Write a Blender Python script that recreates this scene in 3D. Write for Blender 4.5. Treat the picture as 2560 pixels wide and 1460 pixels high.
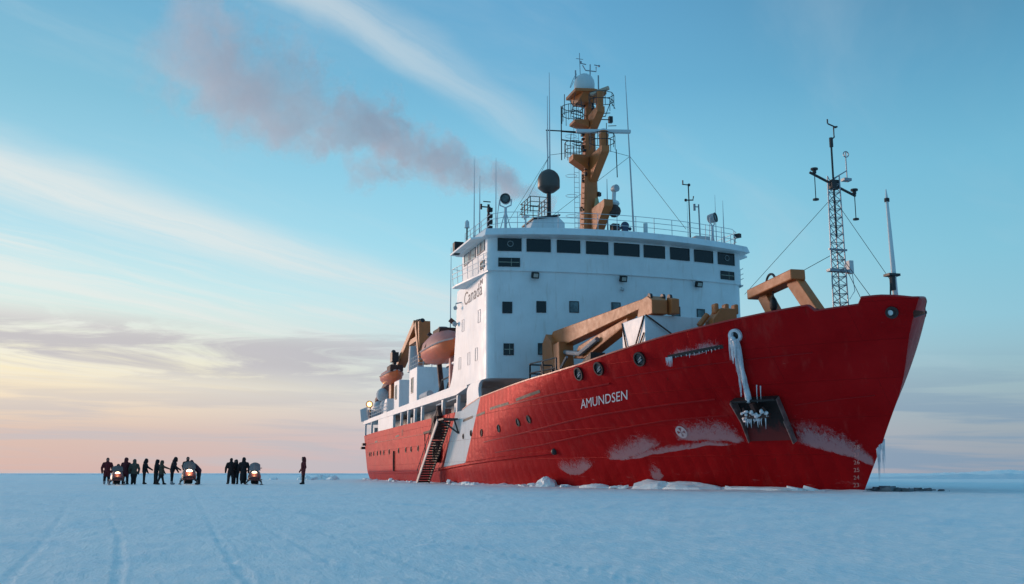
import bpy, math, random
from mathutils import Vector, Matrix, noise as mn
random.seed(7)
for o in list(bpy.data.objects): bpy.data.objects.remove(o)
SC = bpy.context.scene
COL = SC.collection

# ------------------------------------------------------------------ camera
# world frame = ship frame: +X towards the bow, +Y to port, Z up, metres; the sea ice is at Z = -0.08
TH, PITCH = math.radians(16.46), math.radians(10.19)
V = Vector((-math.cos(TH)*math.cos(PITCH), math.sin(TH)*math.cos(PITCH), math.sin(PITCH)))
R = Vector((math.sin(TH), math.cos(TH), 0)); U = R.cross(V)
CAM = Vector((65.41, -27.34, 0.72))
cam = bpy.data.cameras.new('camera'); cam.sensor_width = 36; cam.lens = 2520*36/2560
cam.clip_start = 0.1; cam.clip_end = 20000
camo = bpy.data.objects.new('camera', cam); COL.objects.link(camo)
camo.matrix_world = Matrix(((R.x, U.x, -V.x, CAM.x), (R.y, U.y, -V.y, CAM.y), (R.z, U.z, -V.z, CAM.z), (0, 0, 0, 1)))
SC.camera = camo
VH = Vector((V.x, V.y, 0)).normalized()
SUN_LEFT, SUN_EL = math.radians(50), math.radians(5.5)
SUNH = (VH*math.cos(SUN_LEFT) - R*math.sin(SUN_LEFT)).normalized()
SC.render.resolution_x, SC.render.resolution_y = 1024, 584
SC.view_settings.view_transform = 'Standard'; SC.view_settings.look = 'None'
SC.view_settings.exposure = 0.0; SC.view_settings.gamma = 1.0
SC.cycles.volume_bounces = 4; SC.cycles.volume_step_rate = 1.0
SC.cycles.max_bounces = 8; SC.cycles.transparent_max_bounces = 16

def lin(r, g, b):
    f = lambda c: c/12.92 if c <= 0.04045 else ((c+0.055)/1.055)**2.4
    return (f(r/255), f(g/255), f(b/255), 1)

# ------------------------------------------------------------------ node helper
class NT:
    def __init__(s, tree): s.t = tree; s.n = tree.nodes; s.l = tree.links
    def new(s, typ, **kw):
        n = s.n.new(typ)
        for k, v in kw.items(): setattr(n, k, v)
        return n
    def put(s, sock, v):
        if isinstance(v, bpy.types.NodeSocket): s.l.new(v, sock)
        elif v is not None: sock.default_value = v
    def m(s, op, a, b=None, c=None, clamp=False):
        n = s.new('ShaderNodeMath', operation=op, use_clamp=clamp)
        s.put(n.inputs[0], a); s.put(n.inputs[1], b)
        if c is not None: s.put(n.inputs[2], c)
        return n.outputs[0]
    def mr(s, v, a, b, c=0., d=1., smooth=True):
        n = s.new('ShaderNodeMapRange', interpolation_type='SMOOTHSTEP' if smooth else 'LINEAR')
        for i, x in enumerate((v, a, b, c, d)): s.put(n.inputs[i], x)
        return n.outputs[0]
    def mix(s, f, a, b, blend='MIX'):
        n = s.new('ShaderNodeMix', data_type='RGBA', blend_type=blend)
        s.put(n.inputs[0], f); s.put(n.inputs[6], a); s.put(n.inputs[7], b)
        return n.outputs[2]
    def noise(s, vec, scale, detail=4, rough=.55, dist=0., out=0):
        n = s.new('ShaderNodeTexNoise')
        if vec is not None: s.l.new(vec, n.inputs['Vector'])
        n.inputs['Scale'].default_value = scale; n.inputs['Detail'].default_value = detail
        n.inputs['Roughness'].default_value = rough; n.inputs['Distortion'].default_value = dist
        return n.outputs[out]
    def xyz(s, x, y, z):
        n = s.new('ShaderNodeCombineXYZ')
        for i, v in enumerate((x, y, z)): s.put(n.inputs[i], v)
        return n.outputs[0]
    def sep(s, v):
        n = s.new('ShaderNodeSeparateXYZ'); s.l.new(v, n.inputs[0]); return n.outputs
    def ramp(s, f, stops):
        n = s.new('ShaderNodeValToRGB'); s.l.new(f, n.inputs[0]); cr = n.color_ramp
        while len(cr.elements) < len(stops): cr.elements.new(0.5)
        for e, (p, c) in zip(cr.elements, stops): e.position = p; e.color = c
        return n.outputs[0]
    def scale(s, v, k):
        n = s.new('ShaderNodeVectorMath', operation='MULTIPLY'); s.l.new(v, n.inputs[0]); n.inputs[1].default_value = k
        return n.outputs[0]

# ------------------------------------------------------------------ sky
W = bpy.data.worlds.new('World'); SC.world = W; W.use_nodes = True
nt = NT(W.node_tree); nt.n.clear()
tc = nt.new('ShaderNodeTexCoord'); D = tc.outputs['Generated']
dx, dy, dz = nt.sep(D)
hh = nt.m('SQRT', nt.m('ADD', nt.m('MULTIPLY', dx, dx), nt.m('ADD', nt.m('MULTIPLY', dy, dy), 1e-5)))
azf = nt.m('DIVIDE', nt.m('ADD', nt.m('MULTIPLY', dx, SUNH.x), nt.m('MULTIPLY', dy, SUNH.y)), hh)
el = nt.m('MAXIMUM', dz, 0.0)
rl = nt.ramp(el, [(0, lin(206, 176, 170)), (.035, lin(212, 186, 176)), (.068, lin(240, 220, 192)), (.10, lin(246, 234, 198)), (.135, lin(222, 230, 218)),
                  (.17, lin(198, 232, 234)), (.22, lin(174, 220, 234)), (.28, lin(150, 205, 226)), (.34, lin(130, 190, 214)), (.42, lin(112, 174, 206)), (1, lin(92, 150, 188))])
rm = nt.ramp(el, [(0, lin(196, 182, 192)), (.04, lin(196, 190, 198)), (.09, lin(192, 208, 216)), (.15, lin(184, 222, 232)), (.22, lin(152, 212, 232)), (.30, lin(132, 198, 226)),
                  (.37, lin(108, 176, 212)), (.44, lin(98, 164, 204)), (1, lin(92, 150, 188))])
rr = nt.ramp(el, [(0, lin(150, 158, 172)), (.04, lin(154, 168, 178)), (.08, lin(152, 180, 190)), (.14, lin(142, 194, 212)), (.2, lin(130, 192, 214)), (.28, lin(114, 182, 210)),
                  (.36, lin(94, 160, 194)), (.44, lin(80, 138, 174)), (1, lin(90, 146, 186))])
rb = nt.ramp(el, [(0, lin(112, 152, 184)), (.08, lin(104, 156, 190)), (.25, lin(88, 150, 192)), (.5, lin(82, 148, 190)), (1, lin(90, 146, 186))])
sky = nt.mix(nt.mr(azf, -.3, .25), rb, rr)
sky = nt.mix(nt.mr(azf, .2, .68), sky, rm)
sky = nt.mix(nt.mr(azf, .60, .96), sky, rl)
nish = nt.new('ShaderNodeTexSky', sky_type='NISHITA'); nish.sun_disc = False
nish.sun_elevation = SUN_EL; nish.sun_rotation = math.atan2(SUNH.x, SUNH.y); nish.altitude = 10
nsc = nt.new('ShaderNodeVectorMath', operation='SCALE'); nt.l.new(nish.outputs[0], nsc.inputs[0]); nsc.inputs[3].default_value = 0.06
sky = nt.mix(0.05, sky, nsc.outputs[0])
# high cirrus drawn out in streaks on a plane overhead
den = nt.m('ADD', el, 0.05)
pu = nt.m('DIVIDE', nt.m('ADD', nt.m('MULTIPLY', dx, -.666), nt.m('MULTIPLY', dy, .746)), den)
pv = nt.m('DIVIDE', nt.m('ADD', nt.m('MULTIPLY', dx, .746), nt.m('MULTIPLY', dy, .666)), den)
pl = nt.xyz(pu, pv, 0.0)
wob = nt.m('ADD', nt.m('SUBTRACT', nt.noise(nt.scale(pl, (.55, .5, 1)), 1.0, 3), .5), nt.m('MULTIPLY', nt.m('SUBTRACT', nt.noise(nt.scale(pl, (1.3, 2.2, 1)), 1.0, 6, .6, .6), .5), .5))
pvw = nt.m('ADD', pv, nt.m('MULTIPLY', wob, .35))
fib = nt.m('ADD', nt.m('MULTIPLY', nt.noise(nt.xyz(nt.m('MULTIPLY', pu, .35), nt.m('MULTIPLY', pvw, 2.6), 3.1), 1.0, 6, .6, .3), .62), nt.m('MULTIPLY', nt.noise(nt.xyz(nt.m('MULTIPLY', pu, .8), nt.m('MULTIPLY', pvw, 7.5), 1.7), 1.0, 8, .66, .7), .38))
def band(c, lo, hi):
    a = nt.mr(pvw, c-lo, c); b = nt.mr(pvw, c+hi, c)
    return nt.m('MULTIPLY', a, b)
soft = nt.mr(fib, .36, .62)
b1 = nt.m('MULTIPLY', band(-2.66, .5, .38), nt.m('MULTIPLY_ADD', soft, .68, .18))
b2 = nt.m('MULTIPLY', band(-1.25, .13, .17), nt.m('MULTIPLY', nt.m('MULTIPLY_ADD', soft, .55, .06), nt.mr(pu, 3.2, 1.2)))
b3 = nt.m('MULTIPLY', nt.mr(pvw, -2.75, -3.3), nt.m('MULTIPLY_ADD', nt.mr(fib, .40, .62), .62, .12))
gen = nt.m('MULTIPLY', nt.mr(nt.noise(nt.xyz(nt.m('MULTIPLY', pu, .3), nt.m('MULTIPLY', pvw, 1.1), 9.), 1., 7, .6, .6), .48, .74), .26)
cm = nt.m('MAXIMUM', nt.m('MAXIMUM', b1, b2), nt.m('MAXIMUM', b3, gen))
cm = nt.m('MULTIPLY', nt.m('MULTIPLY', cm, nt.mr(el, .05, .12)), nt.mr(azf, -.1, .5, .35, 1.0))
ccol = nt.mix(nt.mr(azf, .4, .95), lin(186, 203, 214), lin(232, 230, 224))
sky = nt.mix(nt.m('MULTIPLY', cm, .86), sky, ccol)
# low grey-mauve stratus lying in bars above the horizon
lowv = nt.xyz(nt.m('MULTIPLY', dx, 2.6), nt.m('MULTIPLY', dy, 2.6), nt.m('MULTIPLY', nt.m('ADD', el, nt.m('MULTIPLY', azf, -.03)), 17.0))
ln = nt.noise(lowv, 2.1, 9, .62, .9)
tilt = nt.m('SUBTRACT', el, nt.m('MULTIPLY_ADD', azf, .055, -.012))
bar = nt.m('MULTIPLY', nt.mr(tilt, .038, .072), nt.mr(tilt, .118, .085))
lm = nt.m('MULTIPLY', nt.m('MULTIPLY', bar, nt.mr(ln, .40, .56)), nt.mr(azf, .3, .52))
ln2 = nt.noise(nt.scale(lowv, (.8, .8, 2.2)), 1.5, 5, .55, .3)
lm2 = nt.m('MULTIPLY', nt.m('MULTIPLY', nt.mr(ln2, .44, .58), nt.mr(el, .125, .035)), .66)
lm = nt.m('MAXIMUM', nt.m('MULTIPLY', lm, .9), lm2)
lcol = nt.mix(nt.mr(azf, .3, .9), lin(118, 148, 174), lin(190, 186, 190))
sky = nt.mix(lm, sky, lcol)
bg = nt.new('ShaderNodeBackground'); nt.l.new(sky, bg.inputs[0]); bg.inputs[1].default_value = 1.08
wo = nt.new('ShaderNodeOutputWorld'); nt.l.new(bg.outputs[0], wo.inputs[0])

sun = bpy.data.lights.new('sun', 'SUN'); sun.energy = 1.7; sun.angle = math.radians(14); sun.color = (1.0, .66, .50)
suno = bpy.data.objects.new('sun', sun); COL.objects.link(suno)
sd = (SUNH*math.cos(SUN_EL) + Vector((0, 0, math.sin(SUN_EL)))).normalized()
suno.rotation_euler = (-sd).to_track_quat('-Z', 'Y').to_euler(); suno.location = (0, 0, 60)

# ------------------------------------------------------------------ materials
MATS = {}
def mat(name, col, rough=.5, metal=0., var=.12, vscale=1.2, bump=0., bscale=8., spec=.5, emit=None, estr=0., dirt=None, coat=0.):
    if name in MATS: return MATS[name]
    m = bpy.data.materials.new(name); m.use_nodes = True; t = NT(m.node_tree)
    p = t.n['Principled BSDF']; c4 = tuple(col)+(1,) if len(col) == 3 else col
    g = t.new('ShaderNodeTexCoord').outputs['Object']
    base = c4
    if var:
        n = t.noise(g, vscale, 5, .6)
        dk = tuple(max(0, x*(1-var)) for x in c4[:3])+(1,); lt = tuple(min(1, x*(1+var)) for x in c4[:3])+(1,)
        base = t.mix(t.mr(n, .3, .7), dk, lt)
    if dirt:
        st = t.noise(t.scale(g, (1.2, 1.2, .18)), 2.4, 6, .65)
        base = t.mix(t.m('MULTIPLY', t.mr(st, .52, .78), dirt[1]), base, dirt[0])
    t.put(p.inputs['Base Color'], base)
    rn = t.noise(g, vscale*2.3, 4)
    t.put(p.inputs['Roughness'], t.mr(rn, .2, .8, max(0, rough-.08), min(1, rough+.1), False))
    p.inputs['Metallic'].default_value = metal; p.inputs['Specular IOR Level'].default_value = spec
    if coat: p.inputs['Coat Weight'].default_value = coat; p.inputs['Coat Roughness'].default_value = .15
    if bump:
        b = t.new('ShaderNodeBump'); b.inputs['Strength'].default_value = bump; b.inputs['Distance'].default_value = .05
        t.l.new(t.noise(g, bscale, 5, .6), b.inputs['Height']); t.l.new(b.outputs[0], p.inputs['Normal'])
    if emit: p.inputs['Emission Color'].default_value = tuple(emit)+(1,); p.inputs['Emission Strength'].default_value = estr
    MATS[name] = m; return m

RED = (.37, .008, .010)
def hull_material():
    m = bpy.data.materials.new('hull_paint'); m.use_nodes = True; t = NT(m.node_tree); p = t.n['Principled BSDF']
    g = t.new('ShaderNodeTexCoord').outputs['Object']; x, y, z = t.sep(g)
    n1 = t.noise(g, .35, 5, .6); n2 = t.noise(t.scale(g, (1., 1., .12)), 1.6, 6, .65); n3 = t.noise(g, 6, 4, .6)
    base = t.mix(t.mr(n1, .3, .7), (.36, .0055, .0075, 1), (.45, .009, .011, 1))
    base = t.mix(t.m('MULTIPLY', t.mr(n2, .54, .74), .35), base, (.44, .055, .045, 1))
    rs = t.noise(t.scale(g, (3.2, 3.2, .22)), 1.5, 7, .7); base = t.mix(t.m('MULTIPLY', t.mr(rs, .62, .74), .6), base, (.10, .018, .010, 1))
    scf = t.noise(t.scale(g, (.55, .55, 3.2)), 1.9, 8, .74); base = t.mix(t.m('MULTIPLY', t.mr(scf, .66, .74), .35), base, (.52, .15, .13, 1))
    # white diagonal band painted from the ice belt up to the house
    u = t.m('SUBTRACT', x, t.m('MULTIPLY', z, .95))
    band_ = t.m('MULTIPLY', t.m('GREATER_THAN', u, -14.15), t.m('LESS_THAN', u, -7.35))
    band_ = t.m('MULTIPLY', band_, t.m('GREATER_THAN', z, t.m('MULTIPLY_ADD', x, .032, 1.62)))
    white = t.mix(t.m('MULTIPLY', t.mr(n2, .5, .8), .5), (.76, .75, .73, 1), (.56, .50, .45, 1))
    base = t.mix(band_, base, white)
    # scraped, pale paint low on the ice belt
    sc = t.m('MULTIPLY', t.mr(t.noise(t.scale(g, (.5, .5, 2.4)), 2.2, 6, .7), .58, .72), t.mr(z, 1.0, .1))
    base = t.mix(t.m('MULTIPLY', sc, .45), base, (.50, .22, .20, 1))
    t.put(p.inputs['Base Color'], base)
    t.put(p.inputs['Roughness'], t.mr(n3, .2, .8, .34, .50, False)); p.inputs['Specular IOR Level'].default_value = .025; t.put(p.inputs['Metallic'], t.m('MULTIPLY', t.m('SUBTRACT', 1., band_), .17))
    # shell plating: faint seams and buckled plates
    br = t.new('ShaderNodeTexBrick'); t.l.new(t.xyz(x, z, 0.), br.inputs['Vector']); br.inputs['Scale'].default_value = 1.
    br.inputs['Brick Width'].default_value = 6.5; br.inputs['Row Height'].default_value = 1.55; br.inputs['Mortar Size'].default_value = .018
    br.inputs['Mortar Smooth'].default_value = .6
    base = t.mix(t.m('MULTIPLY', br.outputs['Fac'], .35), base, (.20, .006, .007, 1)); t.put(p.inputs['Base Color'], base)
    hgt = t.m('ADD', t.m('MULTIPLY', br.outputs['Fac'], .3), t.m('ADD', t.m('MULTIPLY', t.noise(t.scale(g, (1, 1, 1.4)), .8, 3), 1.0), t.m('ADD', t.m('MULTIPLY', t.noise(g, 2.6, 3), .35), t.m('MULTIPLY', t.m('ABSOLUTE', t.m('SINE', t.m('MULTIPLY', x, 3.6))), t.m('MULTIPLY', t.noise(g, .5, 2), .55)))))
    b = t.new('ShaderNodeBump'); b.inputs['Strength'].default_value = .5; b.inputs['Distance'].default_value = .08
    t.l.new(hgt, b.inputs['Height']); t.l.new(b.outputs[0], p.inputs['Normal'])
    return m
HULL = hull_material()
WHITE = mat('white_paint', (.77, .785, .785), .42, var=.06, vscale=.5, bump=.22, bscale=.9, dirt=((.50, .42, .34, 1), .42))
GREY = mat('grey_paint', (.42, .44, .45), .5, var=.08)
DECK = mat('deck_paint', (.20, .07, .05), .7, var=.15)
BUFF = mat('buff_paint', (.52, .15, .038), .5, var=.08, dirt=((.30, .15, .06, 1), .35), bump=.05, bscale=3)
REDP = mat('red_paint', RED, .4, var=.1)
GLASS = mat('dark_glass', (.006, .010, .011), .06, var=0, spec=.5)
GLASSC = mat('curtained_glass', (.10, .15, .16), .10, var=.5, vscale=1.5)
PALEG = mat('pale_glass', (.40, .42, .38), .12, var=.06)
BLACK = mat('black_rubber_and_holes', (.012, .012, .013), .6, var=.2)
DARK = mat('dark_steel', (.035, .033, .035), .5, metal=.2, var=.2)
STEEL = mat('galvanised_steel', (.30, .33, .36), .45, metal=.5, var=.1)
RAIL = mat('rail_paint', (.55, .58, .60), .45, var=.06)
ORANGE = mat('orange_grp', (.86, .13, .022), .35, var=.08)
PINKC = mat('faded_canopy', (.60, .19, .15), .5, var=.1)
DOME = mat('brown_dome', (.085, .068, .058), .45, var=.1)
RADW = mat('radome_white', (.62, .66, .66), .4, var=.04)
NAVY = mat('navy_cover', (.05, .07, .12), .7, var=.15)
COVER = mat('canvas_cover', (.58, .56, .55), .8, var=.1, bump=.3, bscale=3)
ICE = mat('ice', (.60, .62, .66), .3, var=.18, vscale=3, bump=.6, bscale=7)
LAMP = mat('lit_lamp', (1, .8, .5), .3, var=0, emit=(1, .50, .14), estr=4)
HEADL = mat('lit_headlamp', (1, .95, .8), .3, var=0, emit=(1, .72, .40), estr=3.5)
HEADB = mat('bright_headlamp', (1, .95, .8), .3, var=0, emit=(1, .70, .36), estr=9)
INK = mat('letter_white', (.80, .72, .70), .5, var=.06)
INKD = mat('letter_dark', (.07, .07, .09), .6, var=.1)
FLAG = mat('flag_red', (.5, .04, .05), .5, var=.1)
RUST = mat('rusty_dark', (.07, .025, .018), .7, var=.3, vscale=3)

# ------------------------------------------------------------------ mesh helper
class MB:
    def __init__(s): s.v = []; s.f = []; s.mi = []; s.cur = 0
    def add(s, vs, fs):
        k = len(s.v); s.v += [tuple(v) for v in vs]
        for f in fs: s.f.append(tuple(i+k for i in f)); s.mi.append(s.cur)
        return s
    def box(s, c, d, rot=None):
        c = Vector(c); h = [x/2 for x in d]; vs = []
        for i in (-1, 1):
            for j in (-1, 1):
                for k in (-1, 1):
                    p = Vector((i*h[0], j*h[1], k*h[2]))
                    if rot is not None: p = rot @ p
                    vs.append(c+p)
        return s.add(vs, [(0, 1, 3, 2), (4, 6, 7, 5), (0, 4, 5, 1), (2, 3, 7, 6), (0, 2, 6, 4), (1, 5, 7, 3)])
    def span(s, x0, x1, y0, y1, z0, z1): return s.box(((x0+x1)/2, (y0+y1)/2, (z0+z1)/2), (x1-x0, y1-y0, z1-z0))
    def frame(s, a, b, up=(0, 0, 1)):
        d = (Vector(b)-Vector(a)).normalized(); u = Vector(up)
        if abs(d.dot(u)) > .98: u = Vector((1, 0, 0))
        sx = d.cross(u).normalized(); return d, sx, sx.cross(d)
    def beam(s, a, b, w, h, w2=None, h2=None, up=(0, 0, 1)):
        a, b = Vector(a), Vector(b); d, sx, u = s.frame(a, b, up); w2 = w2 or w; h2 = h2 or h; vs = []
        for p, ww, q in ((a, w, h), (b, w2, h2)):
            for i, j in ((-1, -1), (1, -1), (1, 1), (-1, 1)): vs.append(p+sx*i*ww/2+u*j*q/2)
        return s.add(vs, [(3, 2, 1, 0), (4, 5, 6, 7), (0, 1, 5, 4), (1, 2, 6, 5), (2, 3, 7, 6), (3, 0, 4, 7)])
    def tube(s, pts, r, n=6, cap=True):
        pts = [Vector(p) for p in pts]; rs = r if isinstance(r, (list, tuple)) else [r]*len(pts); rings = []
        for i, p in enumerate(pts):
            a = pts[max(0, i-1)]; b = pts[min(len(pts)-1, i+1)]; d, sx, u = s.frame(a, b)
            rings.append([p+(sx*math.cos(2*math.pi*k/n)-u*math.sin(2*math.pi*k/n))*rs[i] for k in range(n)])
        return s.loft(rings, cap)
    def loft(s, rings, cap=True, close=True):
        n = len(rings[0]); vs = [p for r_ in rings for p in r_]; fs = []
        for i in range(len(rings)-1):
            for k in range(n if close else n-1):
                a, b = i*n+k, i*n+(k+1) % n; fs.append((a, b, b+n, a+n))
        if cap: fs.append(tuple(range(n-1, -1, -1))); fs.append(tuple((len(rings)-1)*n+k for k in range(n)))
        return s.add(vs, fs)
    def sphere(s, c, r, n=14, m=8, sc=(1, 1, 1), z0=-1., z1=1.):
        rings = []
        for i in range(m+1):
            t = math.asin(z0)+(math.asin(z1)-math.asin(z0))*i/m
            rings.append([Vector(c)+Vector((math.cos(t)*math.cos(2*math.pi*k/n)*r*sc[0], math.cos(t)*math.sin(2*math.pi*k/n)*r*sc[1], math.sin(t)*r*sc[2])) for k in range(n)])
        return s.loft(rings)
    def prism(s, poly, vec):
        n = len(poly); vec = Vector(vec)
        return s.add([Vector(p) for p in poly]+[Vector(p)+vec for p in poly],
                     [tuple(range(n-1, -1, -1)), tuple(range(n, 2*n))]+[(k, (k+1) % n, n+(k+1) % n, n+k) for k in range(n)])
    def ring(s, c, n_, r0, r1, dep, seg=20):
        """an annulus of depth dep standing on c, facing n_"""
        c = Vector(c); n_ = Vector(n_).normalized(); d, sx, u = s.frame(c, c+n_); prof = [(r1, 0), (r1, dep), (r0, dep), (r0, 0)]; vs = []
        for k in range(seg):
            a = 2*math.pi*k/seg; e = sx*math.cos(a)+u*math.sin(a)
            vs += [c+e*r+n_*h for r, h in prof]
        fs = []
        for k in range(seg):
            q = (k+1) % seg
            for j in range(3): fs.append((k*4+j, q*4+j, q*4+j+1, k*4+j+1))
        return s.add(vs, fs)
    def disc(s, c, n_, r, seg=20):
        c = Vector(c); n_ = Vector(n_).normalized(); d, sx, u = s.frame(c, c+n_)
        return s.add([c+(sx*math.cos(2*math.pi*k/seg)+u*math.sin(2*math.pi*k/seg))*r for k in range(seg)], [tuple(range(seg))])
    def build(s, name, mats, parent=None, smooth=False, bevel=0.):
        me = bpy.data.meshes.new(name); me.from_pydata(s.v, [], s.f)
        ms = mats if isinstance(mats, (list, tuple)) else [mats]
        for m in ms: me.materials.append(m)
        if len(ms) > 1: me.polygons.foreach_set('material_index', s.mi)
        me.update(); o = bpy.data.objects.new(name, me); COL.objects.link(o)
        if smooth:
            me.shade_smooth()
            md = None
            try: me.set_sharp_from_angle(angle=math.radians(40))
            except Exception: pass
        if bevel:
            b = o.modifiers.new('bevel', 'BEVEL'); b.width = bevel; b.segments = 2; b.limit_method = 'ANGLE'
        if parent: kid(o, parent)
        return o
BASE = {}
def kid(o, parent):
    o.parent = parent
    if parent.name in BASE: o.matrix_parent_inverse = Matrix.Translation(BASE[parent.name]).inverted()
def empty(name, loc=(0, 0, 0), parent=None, world=True):
    """an Empty at a thing's base; with world=True its parts are given in ship coordinates"""
    o = bpy.data.objects.new(name, None); o.location = loc; o.empty_display_size = .3; COL.objects.link(o)
    if world: BASE[o.name] = Vector(loc)
    if parent: o.parent = parent
    return o
def tag(o, label=None, cat=None, group=None, kind=None):
    if label: o['label'] = label
    if cat: o['category'] = cat
    if group: o['group'] = group
    if kind: o['kind'] = kind
    return o

# ------------------------------------------------------------------ snow-covered sea ice
G0 = -0.08
TRACKS = [([(57.4, -28.7), (53.1, -29.08), (46., -29.78), (36, -30.9), (10, -33)], .045, .007), ([(58, -27.9), (55., -28.1), (52., -28.34), (43.4, -29.2), (30, -30.3), (0, -33)], .04, .008),
          ([(58.2, -27.0), (53., -27.18), (45, -27.36), (40.3, -27.46), (20, -28), (-2, -28.6)], .045, .008), ([(56, -26.25), (51.5, -26.46), (43., -26.6), (20, -27.2)], .035, .009),
          ([(59.5, -25.45), (55.6, -25.64), (50, -25.9)], .035, .010), ([(59, -24.1), (52, -25), (40, -25.8), (10, -25)], .035, .007)]
def seg_d(px, py, pts):
    b = 1e9
    for (ax, ay), (bx, by) in zip(pts[:-1], pts[1:]):
        ux, uy = bx-ax, by-ay; t = max(0, min(1, ((px-ax)*ux+(py-ay)*uy)/(ux*ux+uy*uy)))
        d = math.hypot(px-ax-ux*t, py-ay-uy*t); b = min(b, d)
    return b
def ground_z(x, y):
    r = math.hypot(x-CAM.x, y-CAM.y)
    u = x*.8+y*.6; v = -x*.6+y*.8
    a = min(1, r/14)
    h = .035*a*mn.noise(Vector((u*.22, v*.75, 1.3))) + .020*(1-2*abs(mn.noise(Vector((u*.7, v*2.1, 4.))))) + .010*mn.noise(Vector((u*3.1, v*5.2, 7.)))
    if r < 45: h += .006*mn.noise(Vector((x*9, y*9, 2.)))+.005*abs(mn.noise(Vector((u*4, v*13, 5.))))
    far = max(0, min(1, (r-25)/60)); h += far*.07*mn.noise(Vector((x*.06, y*.09, 11.)))
    if r > 110:
        k = min(1, (r-110)/260)
        h += k*(.35*max(0, mn.noise(Vector((x*.03, y*.05, 21.))))+.5*max(0, mn.noise(Vector((x*.11, y*.13, 5.))))**2)
    if r < 75:
        for pts, w, dep in TRACKS:
            if r > 55 and w < .12: continue
            d = seg_d(x, y, pts); wob_ = 1+.3*mn.noise(Vector((x*.7, y*.7, 30)))
            ww = w*wob_
            if d < ww*2.4:
                t = d/ww
                h += (-dep if t < .8 else -dep*(1-(t-.8)/.35) if t < 1.15 else dep*.55*max(0, 1-abs(t-1.5)/.5))
    # keep the ice level against the hull
    return G0+h
gm = MB(); base_az = math.atan2(V.y, V.x); az = []
a = -42.
while a < 42: az.append(a); a += .15 if abs(a) < 29 else .4
a = 42.
while a < 318: az.append(a); a += 6
rads = [.5]
while rads[-1] < 9000:
    r = rads[-1]; rads.append(r*(1.022 if 5 < r < 60 else 1.045 if r < 500 else 1.12))
na = len(az); gv = []
for r in rads:
    for a in az:
        t = base_az-math.radians(a); x, y = CAM.x+r*math.cos(t), CAM.y+r*math.sin(t); gv.append((x, y, ground_z(x, y)))
gf = [(i*na+k, i*na+(k+1) % na, (i+1)*na+(k+1) % na, (i+1)*na+k) for i in range(len(rads)-1) for k in range(na)]
gf.append(tuple(range(na)))
gm.add(gv, gf)
def snow_material(name, shade=0.):
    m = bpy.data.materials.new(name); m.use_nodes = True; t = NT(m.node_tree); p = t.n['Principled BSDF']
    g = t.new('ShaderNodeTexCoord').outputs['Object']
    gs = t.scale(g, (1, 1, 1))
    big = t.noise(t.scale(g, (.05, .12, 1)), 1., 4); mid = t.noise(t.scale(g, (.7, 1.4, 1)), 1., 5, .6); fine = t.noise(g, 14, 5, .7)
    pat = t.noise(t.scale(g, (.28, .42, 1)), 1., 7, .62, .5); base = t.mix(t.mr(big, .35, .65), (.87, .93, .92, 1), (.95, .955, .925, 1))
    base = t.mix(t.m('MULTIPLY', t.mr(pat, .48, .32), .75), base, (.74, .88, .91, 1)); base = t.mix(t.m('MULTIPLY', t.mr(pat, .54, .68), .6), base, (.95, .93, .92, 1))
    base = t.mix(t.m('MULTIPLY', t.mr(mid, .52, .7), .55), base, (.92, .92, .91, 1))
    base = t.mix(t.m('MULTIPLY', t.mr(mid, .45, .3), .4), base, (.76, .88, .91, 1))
    if shade: base = t.mix(shade, base, (.45, .62, .70, 1))
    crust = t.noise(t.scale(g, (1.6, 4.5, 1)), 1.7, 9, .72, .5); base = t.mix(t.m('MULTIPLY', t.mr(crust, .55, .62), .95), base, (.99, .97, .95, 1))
    base = t.mix(t.m('MULTIPLY', t.mr(crust, .46, .36), .7), base, (.74, .87, .90, 1))
    t.put(p.inputs['Base Color'], base)
    t.put(p.inputs['Roughness'], t.mr(mid, .3, .7, .75, .45)); p.inputs['Specular IOR Level'].default_value = .35
    b = t.new('ShaderNodeBump'); b.inputs['Strength'].default_value = .8; b.inputs['Distance'].default_value = .03
    dr = t.noise(t.scale(g, (2.2, 7.5, 3)), 1.3, 6, .65, .4)
    t.l.new(t.m('ADD', t.m('ADD', t.m('MULTIPLY', dr, 1.3), t.m('MULTIPLY', crust, .9)), t.m('MULTIPLY', fine, .6)), b.inputs['Height']); t.l.new(b.outputs[0], p.inputs['Normal'])
    return m
SNOW = snow_material('snow'); SNOWSH = snow_material('shaded_snow', .55)  # second snow carries the ridges' blue shading in its colour
tag(gm.build('snow_ground', SNOW, smooth=True), kind='structure')

# distant pressure ridges
def ridge(dist, a0, a1, hfun, depth, seed):
    m = MB(); n = int((a1-a0)/.12); rows = []
    for j in range(7):
        f = j/6; row = []
        for i in range(n+1):
            a = a0+(a1-a0)*i/n; t = base_az-math.radians(a); rr_ = dist+depth*f
            x, y = CAM.x+rr_*math.cos(t), CAM.y+rr_*math.sin(t)
            rough = .62+.35*mn.noise(Vector((x*.035, y*.035, seed)))+.22*mn.noise(Vector((x*.16, y*.16, seed)))+.12*mn.noise(Vector((x*.5, y*.5, seed)))
            h = hfun(a)*math.sin(math.pi*min(1, f*1.15+.02) if f < .87 else math.pi)*max(.05, rough)
            row.append((x, y, G0-.15+max(0, h)))
        rows.append(row)
    m.loft(rows, cap=False, close=False); return m
sm = lambda x: max(0, min(1, x))**2*(3-2*max(0, min(1, x)))
tag(ridge(330, 17, 44, lambda a: .4+2.6*sm((a-17)/11), 160, 3.).build('pressure_ridge', SNOW, smooth=True), kind='structure')
tag(ridge(150, 15, 44, lambda a: .5+.9*sm((a-17)/8), 30, 8.).build('pressure_ridge', SNOWSH, smooth=True), kind='structure')
tag(ridge(420, -44, 5, lambda a: .95, 60, 13.).build('pressure_ridge', SNOWSH, smooth=True), kind='structure')
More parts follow.
